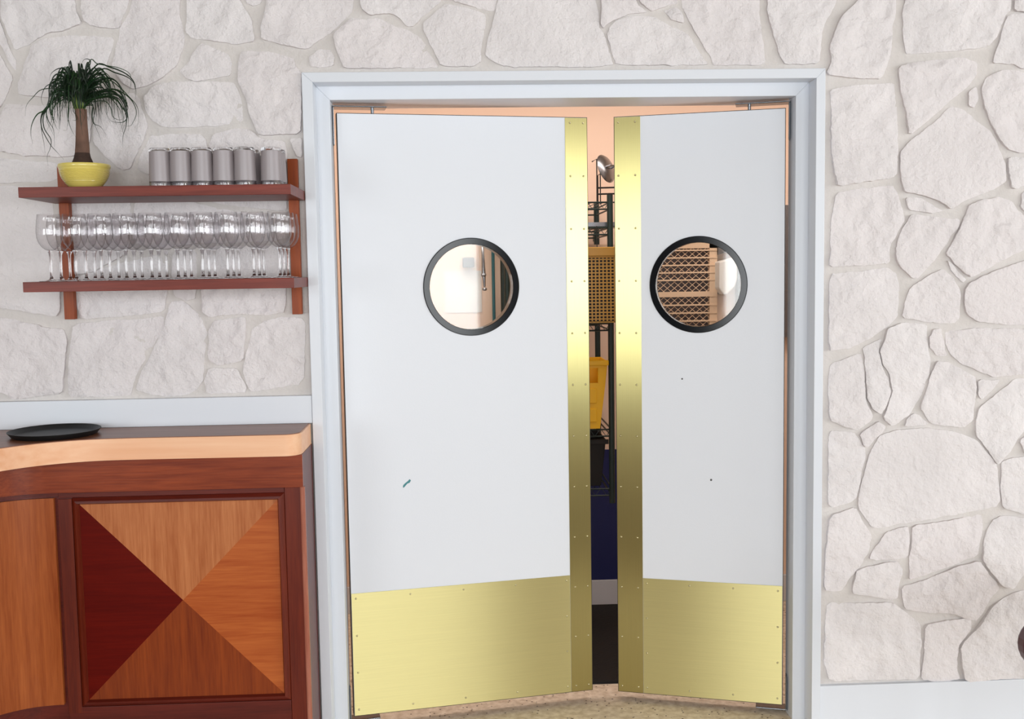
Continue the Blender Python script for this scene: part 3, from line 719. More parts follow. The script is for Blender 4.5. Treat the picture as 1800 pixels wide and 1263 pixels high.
palm = thing('ponytail_palm', 'dark green ponytail palm with arching thin leaves in yellow pot', 'plant', (px_-.005, PY, zU+.071))
trk = []
base = palm.location
def zz(v): return pt(149, v, PY, 1).z-base.z
tp = [(.036, -.004), (.034, .004), (.0290, .012), (.0245, .024), (.0215, .038), (.0200, .055), (.0188, .075), (.0178, .10), (.0165, .125), (.0160, zz(192))]
mb = MB(); n = 28; vs = []; fs = []
for i, (r_, z) in enumerate(tp):
    for k in range(n):
        q = 2*PI*k/n; rr_ = r_*(1+.05*noise.noise(Vector((math.cos(q)*2, math.sin(q)*2, z*40)))); lean = .004*math.sin(z*9)
        vs.append((rr_*math.cos(q)+lean, rr_*math.sin(q), z))
for i in range(len(tp)-1):
    for k in range(n): fs.append((i*n+k, i*n+(k+1) % n, (i+1)*n+(k+1) % n, (i+1)*n+k))
fs.append(tuple((len(tp)-1)*n+k for k in range(n)))
m1_ = MB(); m1_.v = vs; m1_.f = fs
tro = obj('trunk', m1_, 'trunk', palm, local=True, smooth=True)
tro.data.materials.append(M['trunkbase'])
for p in tro.data.polygons:
    if p.center.z < .034+.006*noise.noise(p.center*80): p.material_index = 1
TZ = zz(186)
def leaf(pts, wid=.0034, m='leaf'):
    """a narrow strap leaf, V-folded, along a 3D path (local to the palm)"""
    P_ = [Vector(p) for p in pts]
    # Catmull-Rom resample
    Q = []
    E = [P_[0]*2-P_[1]]+P_+[P_[-1]*2-P_[-2]]
    for i in range(1, len(E)-2):
        for j in range(5):
            s_ = j/5; a, b_, c, d_ = E[i-1], E[i], E[i+1], E[i+2]
            Q.append(.5*((2*b_)+(c-a)*s_+(2*a-5*b_+4*c-d_)*s_**2+(-a+3*b_-3*c+d_)*s_**3))
    Q.append(P_[-1]); N = len(Q); vs = []; fs = []
    sd = None
    for i, p in enumerate(Q):
        d_ = (Q[min(i+1, N-1)]-Q[max(i-1, 0)]).normalized()
        if sd is None:
            sd = d_.cross(Vector((0, 1, .3))).normalized()
            if sd.length < .1: sd = Vector((1, 0, 0))
        sd = (sd-d_*sd.dot(d_)).normalized(); nn_ = d_.cross(sd)
        f_ = i/(N-1); w_ = wid*(1.0-.2*(1-f_))*(1 if f_ < .45 else max(.12, 1-((f_-.45)/.55)**1.3))
        vs += [p-sd*w_*.5, p+nn_*w_*.28, p+sd*w_*.5, p-nn_*w_*.08]
    for i in range(N-1):
        a = i*4
        for k in range(4): fs.append((a+k, a+(k+1) % 4, a+4+(k+1) % 4, a+4+k))
    fs += [(3, 2, 1, 0), tuple((N-1)*4+k for k in range(4))]
    q = MB(); q.v = [tuple(v) for v in vs]; q.f = fs
    obj('leaf', q, m, palm, local=True, smooth=True, recalc=False)
rl = random.Random(11)
def traced(p, y0=0, wid=.0036, start=True, m='leaf'):
    out = []; n_ = len(p)
    for i, (a, b_) in enumerate(p):
        yy = PY+y0*(i+1)/n_; q = pt(20+a/5.05, 90+b_/5.052, yy, 1); out.append(q-base)
    if start: out = [Vector((0, 0, TZ-.004)), *out] if p[0][1] > 470 else [Vector((0, 0, TZ-.006)), Vector(((out[0].x)*.25, y0*.2, TZ+(out[0].z-TZ)*.5)), *out]
    leaf(out, wid, m)
for p, y0 in (
 ([(500,390),(400,420),(330,480),(290,540),(265,600),(268,700),(290,820),(300,905)], -.03),
 ([(490,385),(380,430),(300,520),(230,560),(185,640),(172,730),(190,820)], -.05),
 ([(480,370),(370,430),(310,520),(330,620),(375,700),(383,850)], -.02),
 ([(500,400),(380,450),(290,560),(290,680),(350,780),(345,860),(318,930),(325,1015)], -.05),
 ([(470,380),(340,470),(270,560),(270,680),(340,820),(400,890),(465,960)], .02),
 ([(490,340),(420,330),(270,340),(190,410),(135,480),(122,575)], .01),
 ([(480,300),(400,280),(310,310),(270,390),(270,450),(300,500)], .03),
 ([(490,200),(430,190),(410,260),(430,350),(480,410)], -.04),
 ([(520,190),(440,150),(360,190),(335,260)], .02),
 ([(500,200),(450,145),(410,210),(405,290),(380,370),(330,415)], -.02),
 ([(500,420),(420,450),(365,520),(370,600),(400,680),(430,710)], -.05),
 ([(520,440),(505,520),(505,600),(530,690),(580,775)], -.04),
 ([(640,500),(655,560),(630,640),(590,730)], -.05),
 ([(720,480),(720,580),(740,650),(785,760),(808,830)], -.04),
 ([(720,470),(715,560),(730,640),(790,670),(845,745)], .02),
 ([(715,480),(735,560),(720,650),(690,730)], -.02),
 ([(700,110),(680,70),(640,80),(620,140)], -.02),
 ([(700,80),(760,110),(860,130),(960,150),(1050,200),(1060,290),(1040,380)], .03),
 ([(760,120),(870,140),(1000,190),(1080,260),(1105,350),(1100,425)], .02),
 ([(800,160),(920,190),(1030,230),(1090,290),(1095,380)], -.02),
 ([(850,260),(960,320),(1040,400),(1110,480),(1130,570),(1112,715)], -.03),
 ([(900,340),(990,370),(1070,440),(1110,540),(1080,630),(1040,665),(920,640)], -.01),
 ([(850,380),(930,430),(1000,520),(1030,580),(990,630),(900,625),(870,600)], .03),
 ([(840,400),(930,470),(980,560),(995,680)], -.05),
 ([(880,350),(970,420),(1020,520),(1020,650),(990,760),(990,855)], .0),
 ([(820,440),(880,500),(900,580),(960,610),(1010,590)], .02),
 ([(560,480),(550,530),(580,580),(575,610),(540,612)], -.03)):
    traced(p, y0, wid=rl.uniform(.0030, .0046), m='leaf' if rl.random() < .5 else 'leafd')
cxr = Vector((0, 0, TZ))
for k in range(245):
    a = rl.uniform(0, 2*PI); lean = rl.uniform(.0, 1)**1.25
    # right side carries more, longer leaves
    dirx, diry = math.cos(a), math.sin(a)*.75
    up = rl.uniform(.040, .128)*(1.1-.42*lean); out_ = (.018+.075*lean)*(1.0+.18*(dirx > 0))*(.72 if dirx < 0 else 1)
    drop = rl.uniform(.25, 1.0)*(.05+.085*lean)
    m_ = 'leaf' if rl.random() < .35 else 'leafd'
    st = Vector((dirx*.012, diry*.012, TZ-.004+rl.uniform(-.004, .006)))
    P_ = [st, st+Vector((dirx*out_*.30, diry*out_*.30, up*.72)), st+Vector((dirx*out_*.75, diry*out_*.75, up)), st+Vector((dirx*out_*1.08, diry*out_*1.08, up*.78)),
          st+Vector((dirx*out_*1.22+rl.uniform(-.008, .008), diry*out_*1.2, up*.75-drop*.55)), st+Vector((dirx*out_*1.24+rl.uniform(-.014, .014), diry*out_*1.25, up*.75-drop))]
    leaf(P_, rl.uniform(.0034, .0056), m_)
for k in range(26):
    a = 2*PI*k/26; dx, dy = math.cos(a), math.sin(a)
    leaf([(dx*.011, dy*.011, TZ-.012), (dx*.017, dy*.017, TZ+.004), (dx*.022, dy*.02, TZ+.028)], .0075, 'leafl' if k % 2 else 'leaf')

# ------------------------------------------------------------------ bar worktop, cabinet, tray
edge = [(-1.93,-1.6),(-1.80,-1.15),(-1.66,-.86),(-1.52,-.63),(-1.42,-.49)]+[(-1.345,-.405),(-1.284,-.342),(-1.213,-.298),(-1.136,-.270),(-1.051,-.260),(-.897,-.259),(-.723,-.262),(-.560,-.262)]
corner = [(-.560+.05*math.sin(a), -.212-.05*math.cos(a)) for a in [k*PI/2/7 for k in range(1, 8)]]
def smooth_line(pl, m_=5):
    E = [(2*pl[0][0]-pl[1][0], 2*pl[0][1]-pl[1][1])]+list(pl)+[(2*pl[-1][0]-pl[-2][0], 2*pl[-1][1]-pl[-2][1])]; Q = []
    for i in range(1, len(E)-2):
        for j in range(m_):
            t_ = j/m_; a, b_, c, d_ = E[i-1], E[i], E[i+1], E[i+2]
            Q.append(tuple(.5*(2*b_[k]+(c[k]-a[k])*t_+(2*a[k]-5*b_[k]+4*c[k]-d_[k])*t_*t_+(-a[k]+3*b_[k]-3*c[k]+d_[k])*t_**3) for k in (0, 1)))
    return Q+[tuple(pl[-1])]
edge = smooth_line(edge)
front = edge+corner+[(-.510, -.027)]
ZC0, ZC1 = 1.0215, 1.088
wt_ = thing('bar_worktop', 'curved brown bar worktop with pale birch edge below the wall shelf', 'worktop', (-1.0, -.1, ZC0))
poly = front+[(-2.6, -.027), (-2.6, -1.6)]
def inset(pl, d):
    out = []
    for i, p in enumerate(pl):
        a = Vector(pl[max(i-1, 0)]); b_ = Vector(pl[min(i+1, len(pl)-1)]); t_ = (b_-a).normalized(); out.append((p[0]-t_.y*d, p[1]+t_.x*d))
    return out
fi = inset(front, .006)
obj('top_slab', MB().prism([*fi[:-1], (fi[-1][0], -.027), (-2.6, -.027), (-2.6, -1.6)], ZC0+.001, ZC1), 'ctop', wt_)
eb = MB().prism(front[:-1]+[(-.510, -.028)]+[(fi[-1][0], -.028)]+fi[:-1][::-1], ZC0, ZC1-.0015)
obj('edge_band', eb, 'birch', wt_, smooth=True, sharp=.5, label='pale birch edge band')
# cabinet
cab = thing('bar_cabinet', 'red-brown mahogany bar cabinet with four-triangle veneer panel below curved worktop', 'cabinet', (-.9, -.1, 0))
fc = [(-1.90, -1.58), (-1.77, -1.12), (-1.68, -.86), (-1.60, -.62), (-1.54, -.46), (-1.49, -.36), (-1.44, -.295), (-1.39, -.258), (-1.345, -.238), (-1.30, -.229), (-1.26, -.226), (-1.15, -.226), (-.508, -.226)]
fc = smooth_line(fc)
YC = fc[-1][1]
print('cab face y', YC)
obj('carcass', MB().prism(fc+[(-.508, -.03), (-2.6, -.03), (-2.6, -1.6)], 0, ZC0), 'cabdark', cab)
def strip_on(pl, z0, z1, t_, mname, name, lab=None, ztop=None):
    o_ = inset(pl, -t_)
    obj(name, MB().prism(o_+pl[::-1], z0, z1), mname, cab, smooth=True, sharp=.5, label=lab)
def zc(u, v): return wp(u, v, YC)[1]
zap = (zc(300, 861)+zc(520, 853.5))/2
strip_on(fc, zap, ZC0-.0005, .012, 'cab', 'apron')
Xp = lambda u, v: wp(u, v, YC-.006)
TLp, TRp, BRp, BLp = Xp(139, 885), Xp(486, 879.5), Xp(501, 1220), Xp(157, 1227.5)
X0 = (TLp[0]+BLp[0])/2; X1 = (TRp[0]+BRp[0])/2; Z1 = (TLp[1]+TRp[1])/2; Z0 = (BLp[1]+BRp[1])/2
print('panel', TLp, TRp, BRp, BLp)
XC, ZC = (X0+X1)/2, (Z0+Z1)/2
ctr = (XC, ZC)
for nm, a, b_, m_ in (('veneer_triangle', (X0, Z1), (X1, Z1), 'tri_t'), ('veneer_triangle', (X1, Z1), (X1, Z0), 'tri_r'), ('veneer_triangle', (X1, Z0), (X0, Z0), 'tri_b'), ('veneer_triangle', (X0, Z0), (X0, Z1), 'tri_l')):
    obj(nm, MB().prism([a, b_, ctr], YC-.004, YC+.001, axis=1), m_, cab,
        label={'tri_t': 'light brown upper veneer triangle', 'tri_r': 'orange-brown right veneer triangle', 'tri_b': 'mid-brown lower veneer triangle', 'tri_l': 'dark red left veneer triangle'}[m_])
# moulding round the panel: bevelled frame pieces
mw = .0215
def mould(a, b_, oa, ob):
    # a,b inner corners; oa,ob outer corners ; raised ridge in the middle
    y0_, y1_, y2_ = YC-.005, YC-.016, YC-.009
    mid = lambda p, q, s_: (p[0]+(q[0]-p[0])*s_, p[1]+(q[1]-p[1])*s_)
    rows = [(0, y0_+.001), (.22, y1_), (.55, y1_+.002), (.78, y2_), (1, YC-.004)]
    vs = []; fs = []
    for s_, y in rows:
        for p, q in ((a, oa), (b_, ob)):
            w_ = mid(p, q, s_); vs.append((w_[0], y, w_[1]))
    vs += [(a[0], YC, a[1]), (b_[0], YC, b_[1]), (oa[0], YC, oa[1]), (ob[0], YC, ob[1])]
    for i in range(4): fs.append((2*i, 2*i+1, 2*i+3, 2*i+2))
    fs += [(10, 11, 1, 0), (8, 9, 13, 12), (0, 2, 4, 6, 8, 12, 10), (1, 3, 5, 7, 9, 13, 11), (10, 12, 13, 11)]
    return MB().add(vs, fs)
i_ = [(X0, Z1), (X1, Z1), (X1, Z0), (X0, Z0)]; o_ = [(X0-mw, Z1+mw), (X1+mw, Z1+mw), (X1+mw, Z0-mw), (X0-mw, Z0-mw)]
for k in range(4):
    obj('moulding', mould(i_[k], i_[(k+1) % 4], o_[k], o_[(k+1) % 4]), 'cabdark' if k % 2 == 0 else 'cabdarkz', cab)
# stiles and rails (flush frame pieces)
FX1 = -.5165
obj('stile', MB().box((X1+mw+.001, YC-.006, .03), (FX1, YC+.001, zap-.001)), 'cabdarkz', cab, bevel=.001)
xs0 = wp(94+4, 900, YC)[0]
obj('stile', MB().box((xs0+.01, YC-.006, Z0-mw-.02), (X0-mw-.001, YC+.001, zap-.02)), 'cabdarkz', cab, bevel=.001)
obj('rail', MB().box((xs0+.012, YC-.0055, Z1+mw+.001), (X1+mw, YC+.001, zap-.001)), 'cabdark', cab, bevel=.001)
obj('rail', MB().box((xs0+.012, YC-.0055, .03), (X1+mw, YC+.001, Z0-mw-.001)), 'cabdark', cab, bevel=.001)
bead = MB().tube([(-.5125, YC-.001, 0.0), (-.5125, YC-.001, zap)], .0085, 16)
obj('corner_bead', bead, 'bead', cab, smooth=True)
# curved door panel following the bend
cp = [p for p in fc if p[0] < xs0-.01]; 
# add an end point exactly at the panel's right edge
for i in range(len(fc)-1):
    if fc[i][0] < xs0 <= fc[i+1][0]:
        s_ = (xs0-fc[i][0])/(fc[i+1][0]-fc[i][0]); endp = (xs0, fc[i][1]+(fc[i+1][1]-fc[i][1])*s_)
cp = [p for p in fc if p[0] < xs0-.004]+[endp]
zt_ = pt(94, 875, endp[1]-.01, 1).z; zb_ = pt(115, 1237, endp[1]-.01, 1).z
print('curved', endp, zt_, zb_)
strip_on(cp, zb_, zt_, .014, 'pan', 'curved_panel', 'light brown curved panel')

tp_ = pt(96, 757.5, ZC1+.012, 2); 
tray = thing('serving_tray', 'round black serving tray lying on the bar worktop', 'tray', (tp_.x, tp_.y, ZC1))
tp2 = [(0, .0008), (.116, .0008), (.121, .003), (.133, .0185), (.1345, .0195), (.1355, .0185), (.1345, .0170), (.1225, .0012), (.121, .0002), (0, .0002)]
tp2 = [(0, .0004), (.1205, .0004), (.1235, .002), (.1345, .0155), (.1350, .0172), (.1335, .0175), (.1210, .0045), (.117, .0030), (0, .0030)]
obj('tray_dish', MB().lathe(tp2, n=64), 'tray', tray, local=True, smooth=True, sharp=.9)

# ------------------------------------------------------------------ kitchen behind the doors
RY0, RY1 = .86, 1.30
def kx(u, y, v=474): return pt(u, v, y, 1).x
def kz(v, y, u=1060): return pt(u, v, y, 1).z
RX0, RX1 = kx(891, RY0), kx(1073, RY0)
rack = thing('wire_shelving', 'dark green wire shelving on the kitchen wall seen between the doors', 'shelving', ((RX0+RX1)/2, (RY0+RY1)/2, .6))
ztop = kz(351, RY0)
for x in (RX0, RX1):
    for y in (RY0, RY1):
        p = MB().tube([(x, y, .60), (x, y, ztop+.02)], .0125, 12)
        obj('post', p, 'epoxy', rack, smooth=True)
for x in (RX0, RX1):
    obj('wall_bracket', MB().box((x-.01, RY1, .9), (x+.01, KY, .93)).box((x-.01, RY1, 1.7), (x+.01, KY, 1.73)), 'epoxy', rack)
levels = [ztop-.01, kz(400, RY0), kz(566, RY0)-.006, kz(752, RY0)-.006, .66]
for z in levels:
    mb = MB()
    for dz in (0, -.028):
        for a, b_ in (((RX0, RY0), (RX1, RY0)), ((RX1, RY0), (RX1, RY1)), ((RX1, RY1), (RX0, RY1)), ((RX0, RY1), (RX0, RY0))):
            mb.tube([(a[0], a[1], z+dz), (b_[0], b_[1], z+dz)], .0035, 6)
    for i in range(1, 18):
        x = RX0+(RX1-RX0)*i/18; mb.tube([(x, RY0, z+.002), (x, RY1, z+.002)], .0016, 5)
    for i in range(9):
        x = RX0+(RX1-RX0)*(i+.5)/9; mb.tube([(x-.02, RY0, z), (x, RY0, z-.028), (x+.02, RY0, z)], .0018, 5)
    obj('wire_shelf', mb, 'epoxy', rack, smooth=True)
def disc(name, label, cat, c, r, thick, tilt, m, group=None, handle=True):
    t_ = thing(name, label, cat, c); t_.rotation_euler = tilt
    if group: t_['group'] = group
    obj('lid_dome', MB().lathe([(0, .016), (r*.5, .014), (r*.85, .007), (r*.97, 0), (r, -.002), (r, -.005), (r*.96, -.004), (r*.8, .003), (r*.4, .010), (0, .012)], n=40), m, t_, local=True, smooth=True)
    if handle: obj('handle', MB().tube([(-.025, 0, .012), (-.022, 0, .032), (.022, 0, .032), (.025, 0, .012)], .004, 8), m, t_, local=True, smooth=True)
    return t_
lx = kx(1066, 1.0, 295)
disc('pan_lid', 'tilted steel pan lid on top of the wire shelving between the doors', 'lid', (lx, 1.0, kz(296, 1.0)), .062, .01, (math.radians(72), 0, math.radians(52)), 'steel')
# lid stand: black wire bookend on which lid leans
ls = thing('lid_rack', 'black wire lid rack standing on the top shelf of the shelving', 'rack', (lx, .98, levels[0]+.006))
mb = MB(); xa = kx(1049, .92, 300)
mb.tube([(xa, .92, levels[0]+.003), (xa, .92, kz(279, .92)), (xa-.02, .92, kz(284, .92))], .0025, 6)
mb.tube([(xa+.022, .98, levels[0]+.003), (xa+.022, .98, kz(305, .98)), (xa+.022, 1.06, kz(305, .98)), (xa+.022, 1.06, levels[0]+.003)], .0025, 6)
for v in (330, 341): mb.tube([(xa, .92, kz(v, .92)), (xa+.16, .92, kz(v-1, .92))], .0035, 6)
mb.tube([(xa, .92, levels[0]+.003), (xa+.16, .92, levels[0]+.003)], .003, 6); mb.tube([(xa+.022, .98, levels[0]+.003), (xa+.022, .92, levels[0]+.003)], .003, 6)
obj('wire_frame', mb, 'blackwire', ls, smooth=True)
xk = kx(1063, .95)
sp = thing('sheet_pan', 'steel sheet pan lying tilted on the second wire shelf', 'pan', (xk-.05, 1.02, levels[1]+.004))
mb = MB().box((-.17, -.13, 0), (.10, .13, .003)); 
for a, b_ in (((-.17, -.13, 0), (.10, -.126, .02)), ((-.17, .126, 0), (.10, .13, .02)), ((-.17, -.13, 0), (-.166, .13, .02)), ((.096, -.13, 0), (.10, .13, .02))): mb.box(a, b_)
obj('pan_body', mb, 'steel', sp, local=True)
gb = thing('storage_tub', 'pale translucent food tub on the third wire shelf behind the crate', 'tub', (xk-.09, 1.15, levels[2]+.35))
gb.location.z = levels[1]-.26
gb.location = (xk-.02, 1.18, levels[2]+.005)
tv = []; 
def taper(mb, cx, cy, z0, z1, a0, b0, a1, b1, t=.004):
    n0 = [(cx-a0, cy-b0, z0), (cx+a0, cy-b0, z0), (cx+a0, cy+b0, z0), (cx-a0, cy+b0, z0)]; n1 = [(cx-a1, cy-b1, z1), (cx+a1, cy-b1, z1), (cx+a1, cy+b1, z1), (cx-a1, cy+b1, z1)]
    i1 = [(cx-a1+t, cy-b1+t, z1), (cx+a1-t, cy-b1+t, z1), (cx+a1-t, cy+b1-t, z1), (cx-a1+t, cy+b1-t, z1)]; i0 = [(cx-a0+t, cy-b0+t, z0+t), (cx+a0-t, cy-b0+t, z0+t), (cx+a0-t, cy+b0-t, z0+t), (cx-a0+t, cy+b0-t, z0+t)]
    fs = [(3, 2, 1, 0)]+[(i, (i+1) % 4, 4+(i+1) % 4, 4+i) for i in range(4)]+[(4+i, 4+(i+1) % 4, 8+(i+1) % 4, 8+i) for i in range(4)]+[(8+i, 8+(i+1) % 4, 12+(i+1) % 4, 12+i) for i in range(4)]+[(12, 13, 14, 15)]
    return mb.add(n0+n1+i1+i0, fs)
obj('tub_body', taper(MB(), 0, 0, 0, .325, .10, .07, .115, .08), 'vent', gb, local=True, bevel=.006)
# ochre perforated crate
cz0, cz1 = kz(566, RY0-.22), kz(434, RY0-.22)
ch = cz1-cz0; cr_ = thing('perforated_crate', 'ochre plastic crate full of small square holes between the doors', 'crate', (xk-.085, RY0-.225, cz0))
mb = MB(); W2 = .14; yb = 0
nxh = 19; nzh = 20; bw = .0050
for i in range(nxh+1): x = -W2+2*W2*i/nxh; mb.box((x-bw/2, yb, 0), (x+bw/2, yb+.003, ch*.88))
for j in range(nzh+1): z = ch*.88*j/nzh; mb.box((-W2, yb+.0002, z-bw/2), (W2, yb+.0028, z+bw/2))
obj('perforated_wall', mb, 'ochre', cr_, local=True)
obj('shade_backing', MB().box((-W2+.004, yb+.022, .004), (W2-.004, yb+.026, ch*.86)), 'black', cr_, local=True, label='black sheet as shade inside the crate')  # black sheet added for the unlit hollow behind the holes
obj('crate_rim', MB().box((-W2-.006, yb-.006, ch*.88), (W2+.006, yb+.004, ch)).box((-W2-.006, yb+.2, ch*.88), (W2+.006, yb+.21, ch)).box((-W2-.006, yb, ch*.88), (-W2+.002, yb+.21, ch)).box((W2-.002, yb, ch*.88), (W2+.006, yb+.21, ch)), 'ochre', cr_, local=True, bevel=.003)
obj('crate_side', MB().box((-W2, yb+.003, 0), (-W2+.003, yb+.2, ch*.88)).box((W2-.003, yb+.003, 0), (W2, yb+.2, ch*.88)).box((-W2, yb+.2, 0), (W2, yb+.203, ch*.88)).box((-W2, yb, 0), (W2, yb+.2, .003)), 'ochre', cr_, local=True)
mb = MB()
for x in (-.09, .04): mb.tube([(x, yb+.206, ch-.02), (x, yb+.206, ch+.03), (x, yb+.222, levels[1]-cz0+.006), (x, yb+.240, levels[1]-cz0+.004)], .002, 6)
obj('hook', mb, 'blackwire', cr_, local=True, smooth=True)
# yellow bin with a handle opening
yz0, yz1 = levels[3]+.005, kz(634, RY0)
yx1t = kx(1067.5, RY0, 640); yx1b = kx(1054.5, RY0, 745)
yb_ = thing('yellow_bin', 'bright yellow plastic bin with cut-out handle on the shelving between doors', 'bin', ((yx1t+yx1b)/2-.09, RY0+.10, yz0))
hh = yz1-yz0; ox = yb_.location.x
a1 = yx1t-ox; a0 = yx1b-ox
def tw(z): return a0+(a1-a0)*z/hh
mb = MB()
def quadbox(x0b, x1b, x0t, x1t, za, zb, y0=-.108, y1=-.100):
    mb.add([(x0b, y0, za), (x1b, y0, za), (x1b, y1, za), (x0b, y1, za), (x0t, y0, zb), (x1t, y0, zb), (x1t, y1, zb), (x0t, y1, zb)], [(0,3,2,1),(4,5,6,7),(0,1,5,4),(1,2,6,5),(2,3,7,6),(3,0,4,7)])
hz0 = hh*.68; hz1 = hh*.90; hx = tw(hz0)-.030
quadbox(-a0, tw(0), -tw(hz0), tw(hz0), 0, hz0); quadbox(hx, tw(hz0), hx, tw(hz1), hz0, hz1); quadbox(-tw(hz0), -hx, -tw(hz1), -hx, hz0, hz1); quadbox(-tw(hz1), tw(hz1), -a1, a1, hz1, hh)
obj('front_wall', mb, 'yellow', yb_, local=True, bevel=.0015)
mb = MB(); quadbox(tw(0)-.004, tw(0), a1-.004, a1, 0, hh, -.1, .1); quadbox(-a0, -a0+.004, -a1, -a1+.004, 0, hh, -.1, .1); quadbox(-a0, a0, -a1, a1, 0, hh, .1, .104); mb.box((-a0, -.1, 0), (a0, .1, .004))
obj('side_wall', mb, 'yellow', yb_, local=True)
obj('rim', MB().box((-a1-.004, -.116, hh-.018), (a1+.004, -.106, hh+.004)), 'yellow', yb_, local=True, bevel=.003)
for (za, zb) in ((.10, .30), (.38, .60)):
    obj('raised_rib', MB().box((-a0*.6, -.112, hh*za), (a0-.014, -.107, hh*zb)), 'yellow', yb_, local=True, bevel=.003)
bt = thing('black_tub', 'black plastic tub on the lowest wire shelf below the yellow bin', 'tub', ((RX0+RX1)/2+.02, RY0+.15, .667))
obj('tub_body', taper(MB(), 0, 0, 0, .2, .15, .12, .17, .135), 'black', bt, local=True, bevel=.005)
obj('tub_rim', MB().box((-.18, -.145, .18), (.18, -.137, .2)), 'black', bt, local=True, bevel=.002)
# louvred mesh panel seen through the right porthole
vy = KY-.03
vx0, vx1 = kx(1128, vy), kx(1260, vy); vz1, vz0 = kz(421, vy, 1200), kz(612, vy, 1200)
vt = thing('louvred_panel', 'cream slatted panel with diamond mesh seen through the right porthole', 'panel', ((vx0+vx1)/2, KY, vz0))
mb = MB(); fwid = .035
mb.box((vx1-fwid, vy-.006, vz0), (vx1, KY-.001, vz1)); mb.box((vx0, vy-.006, vz0), (vx0+.02, KY-.001, vz1)); mb.box((vx0, vy-.006, vz1-.04), (vx1, KY-.001, vz1)); mb.box((vx0, vy-.006, vz0), (vx1, KY-.001, vz0+.03))
obj('frame', mb, 'vent', vt)
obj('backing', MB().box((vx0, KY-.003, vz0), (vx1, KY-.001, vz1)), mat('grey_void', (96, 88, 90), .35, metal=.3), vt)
for v in (440, 453, 466, 479, 492, 517, 536, 550, 564, 578, 592, 603):
    z = kz(v+0, vy, 1200); tk = .012 if v == 517 else .0032
    obj('slat', MB().box((vx0, vy-.010, z-tk), (vx1-.0, vy+.008, z+tk)), 'vent', vt)
mb = MB(); pw = .033
x = vx0-1.0
while x < vx1-fwid:
    for sg in (1, -1):
        # clip a slanted wire to the frame
        za, zb = vz0, vz1; x_a = x; slope = .85
        pa = Vector((x, vy, vz0)); n_ = 40
        dx = (vz1-vz0)/slope
        p0 = Vector((x if sg > 0 else x+dx, vy, vz0)); p1 = Vector((x+dx if sg > 0 else x, vy, vz1))
        t0, t1 = 0.0, 1.0; d_ = p1-p0
        for lim, sgn in ((vx0, 1), (vx1-fwid, -1)):
            f0 = sgn*(p0.x-lim); f1 = sgn*(p1.x-lim)
            if f0 < 0 and f1 < 0: t0 = 2; break
            if f0 < 0: t0 = max(t0, f0/(f0-f1))
            elif f1 < 0: t1 = min(t1, f0/(f0-f1))
        if t0 < t1: mb.tube([p0+d_*t0, p0+d_*t1], .0016, 4, cap=False)
    x += pw
obj('diamond_mesh', mb, 'vent', vt)
# white dispenser right of it
dx0, dx1 = kx(1264.5, KY-.12), kx(1296, KY-.12)
dp = thing('towel_dispenser', 'pale rounded towel dispenser on the kitchen wall in the right porthole', 'dispenser', ((dx0+dx1)/2+.02, KY, kz(518, KY-.12, 1270)))
zd0, zd1 = dp.location.z, kz(452, KY-.12, 1270)
obj('dispenser_case', MB().prism([(dx0, zd0+.03), (dx0+.02, zd0), (dx1-.05, zd0), (dx1-.01, zd0+.035), (dx1, zd0+.07), (dx1, zd1), (dx0, zd1-.02)], KY-.12, KY-.001, axis=1), 'paper', dp, bevel=.008)
hd = thing('steel_hood', 'grey steel hood corner at right edge of the right porthole', 'hood', (kx(1320, KY-.2), KY, 1.2))
hx_ = kx(1297, KY-.05)
obj('hood_body', MB().prism([(hx_, 1.25), (hx_+.5, 1.25), (hx_+.5, 1.85), (hx_-.09, 1.85), (hx_-.09, kz(447, KY-.05, 1290)), (hx_, kz(438, KY-.05, 1290))], KY-.05, KY-.001, axis=1), 'steel', hd)
# papers and pipes seen through the left porthole
px0, px1 = kx(781, KY-.01), kx(846, KY-.01)
pn = thing('paper_notice', 'white paper notice on the kitchen wall seen in the left porthole', 'notice', ((px0+px1)/2, KY, kz(549, KY-.01, 810)))
obj('sheet', MB().box((px0, KY-.004, kz(549, KY, 810)), (px1, KY-.0005, kz(476, KY, 810))), 'paper', pn)
sd_ = thing('soap_dispenser', 'small grey soap dispenser above the white notice in left porthole', 'dispenser', (kx(823, KY-.05), KY, kz(470, KY-.05, 823)))
obj('case', MB().box((kx(813, KY-.05), KY-.06, kz(470, KY-.05, 823)), (kx(834, KY-.05), KY-.001, kz(452, KY-.05, 823))), mat('grey_plastic', (120, 118, 122), .4), sd_, bevel=.006)
fx_ = kx(850, 1.1)
ft = thing('spray_faucet', 'chrome spray arm hanging behind the left porthole', 'faucet', (fx_, 1.2, kz(508, 1.1, 850)))
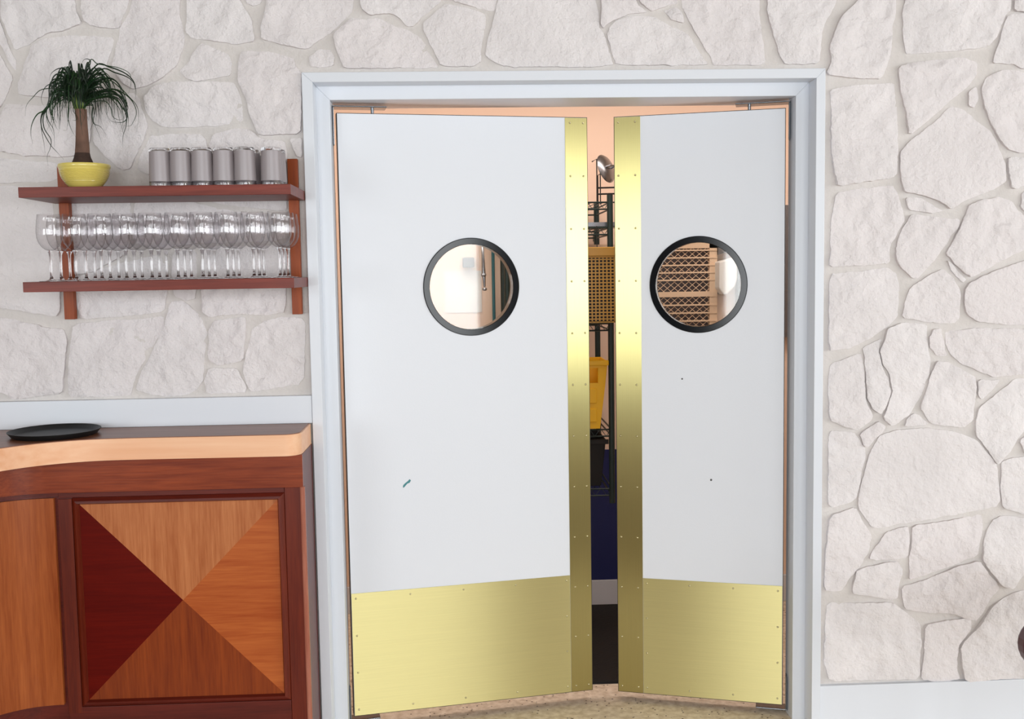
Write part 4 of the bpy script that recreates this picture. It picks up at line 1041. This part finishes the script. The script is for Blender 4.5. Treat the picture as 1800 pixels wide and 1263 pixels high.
obj('arm', MB().tube([(fx_, KY-.001, kz(440, 1.1, 850)+.03), (fx_-.002, 1.12, kz(440, 1.1, 850)+.02), (fx_-.002, 1.1, kz(447, 1.1, 850)), (fx_, 1.1, kz(478, 1.1, 850)), (fx_+.003, 1.1, kz(504, 1.1, 850))], [.006, .006, .006, .009, .005], 12), 'steel', ft, smooth=True)
obj('valve', MB().lathe([(0, -.010), (.009, -.007), (.012, 0), (.009, .007), (0, .010)], (fx_, 1.1, kz(483, 1.1, 850)), 16), 'steel', ft, smooth=True)
obj('nozzle', MB().lathe([(0, -.008), (.008, -.006), (.011, 0), (.007, .006), (0, .008)], (fx_+.003, 1.1, kz(508, 1.1, 850)), 16), 'steel', ft, smooth=True)
pp = thing('teal_pipe', 'thin teal pipe on the kitchen wall right of the spray arm', 'pipe', (kx(867, KY-.03), KY-.03, 0))
obj('pipe_run', MB().tube([(kx(867, KY-.03), KY-.03, .013), (kx(867, KY-.03), KY-.03, 1.9)], .0075, 10), mat('teal_paint', (50, 110, 120), .4), pp, smooth=True)

# ------------------------------------------------------------------ chair at the right edge, nearer the camera
cx_ = pt(1795, 1134, -.75, 1)
chs = thing('dining_chair', 'mauve padded dining chair cut off by the right edge of the photo', 'chair', (cx_.x+.24, -.75, 0))
bx0 = cx_.x-chs.location.x
def ell(cx0, cz0, rx, rz, n=40, p=2.6):
    return [(cx0+rx*math.copysign(abs(math.cos(a))**(2/p), math.cos(a)), cz0+rz*math.copysign(abs(math.sin(a))**(2/p), math.sin(a))) for a in [2*PI*k/n for k in range(n)]]
zc_ = cx_.z
obj('backrest', MB().prism(ell(bx0+.2, zc_+.0, .20, .115, p=2.0), -.02, .03, axis=1), 'mauve', chs, local=True, bevel=.012)
obj('seat', MB().prism([(a, b_) for a, b_ in ell(bx0+.2, -.22, .20, .20, p=3)], .42, .47), 'mauve', chs, local=True, bevel=.012)
for dx_, dy_ in ((.07, -.36), (.33, -.36), (.07, .0), (.33, .0)):
    top = .43 if dy_ < -.1 else zc_
    obj('leg', MB().tube([(bx0+dx_, dy_+(.01), 0), (bx0+dx_, dy_, top)], .011, 10), 'chairleg', chs, local=True, smooth=True)
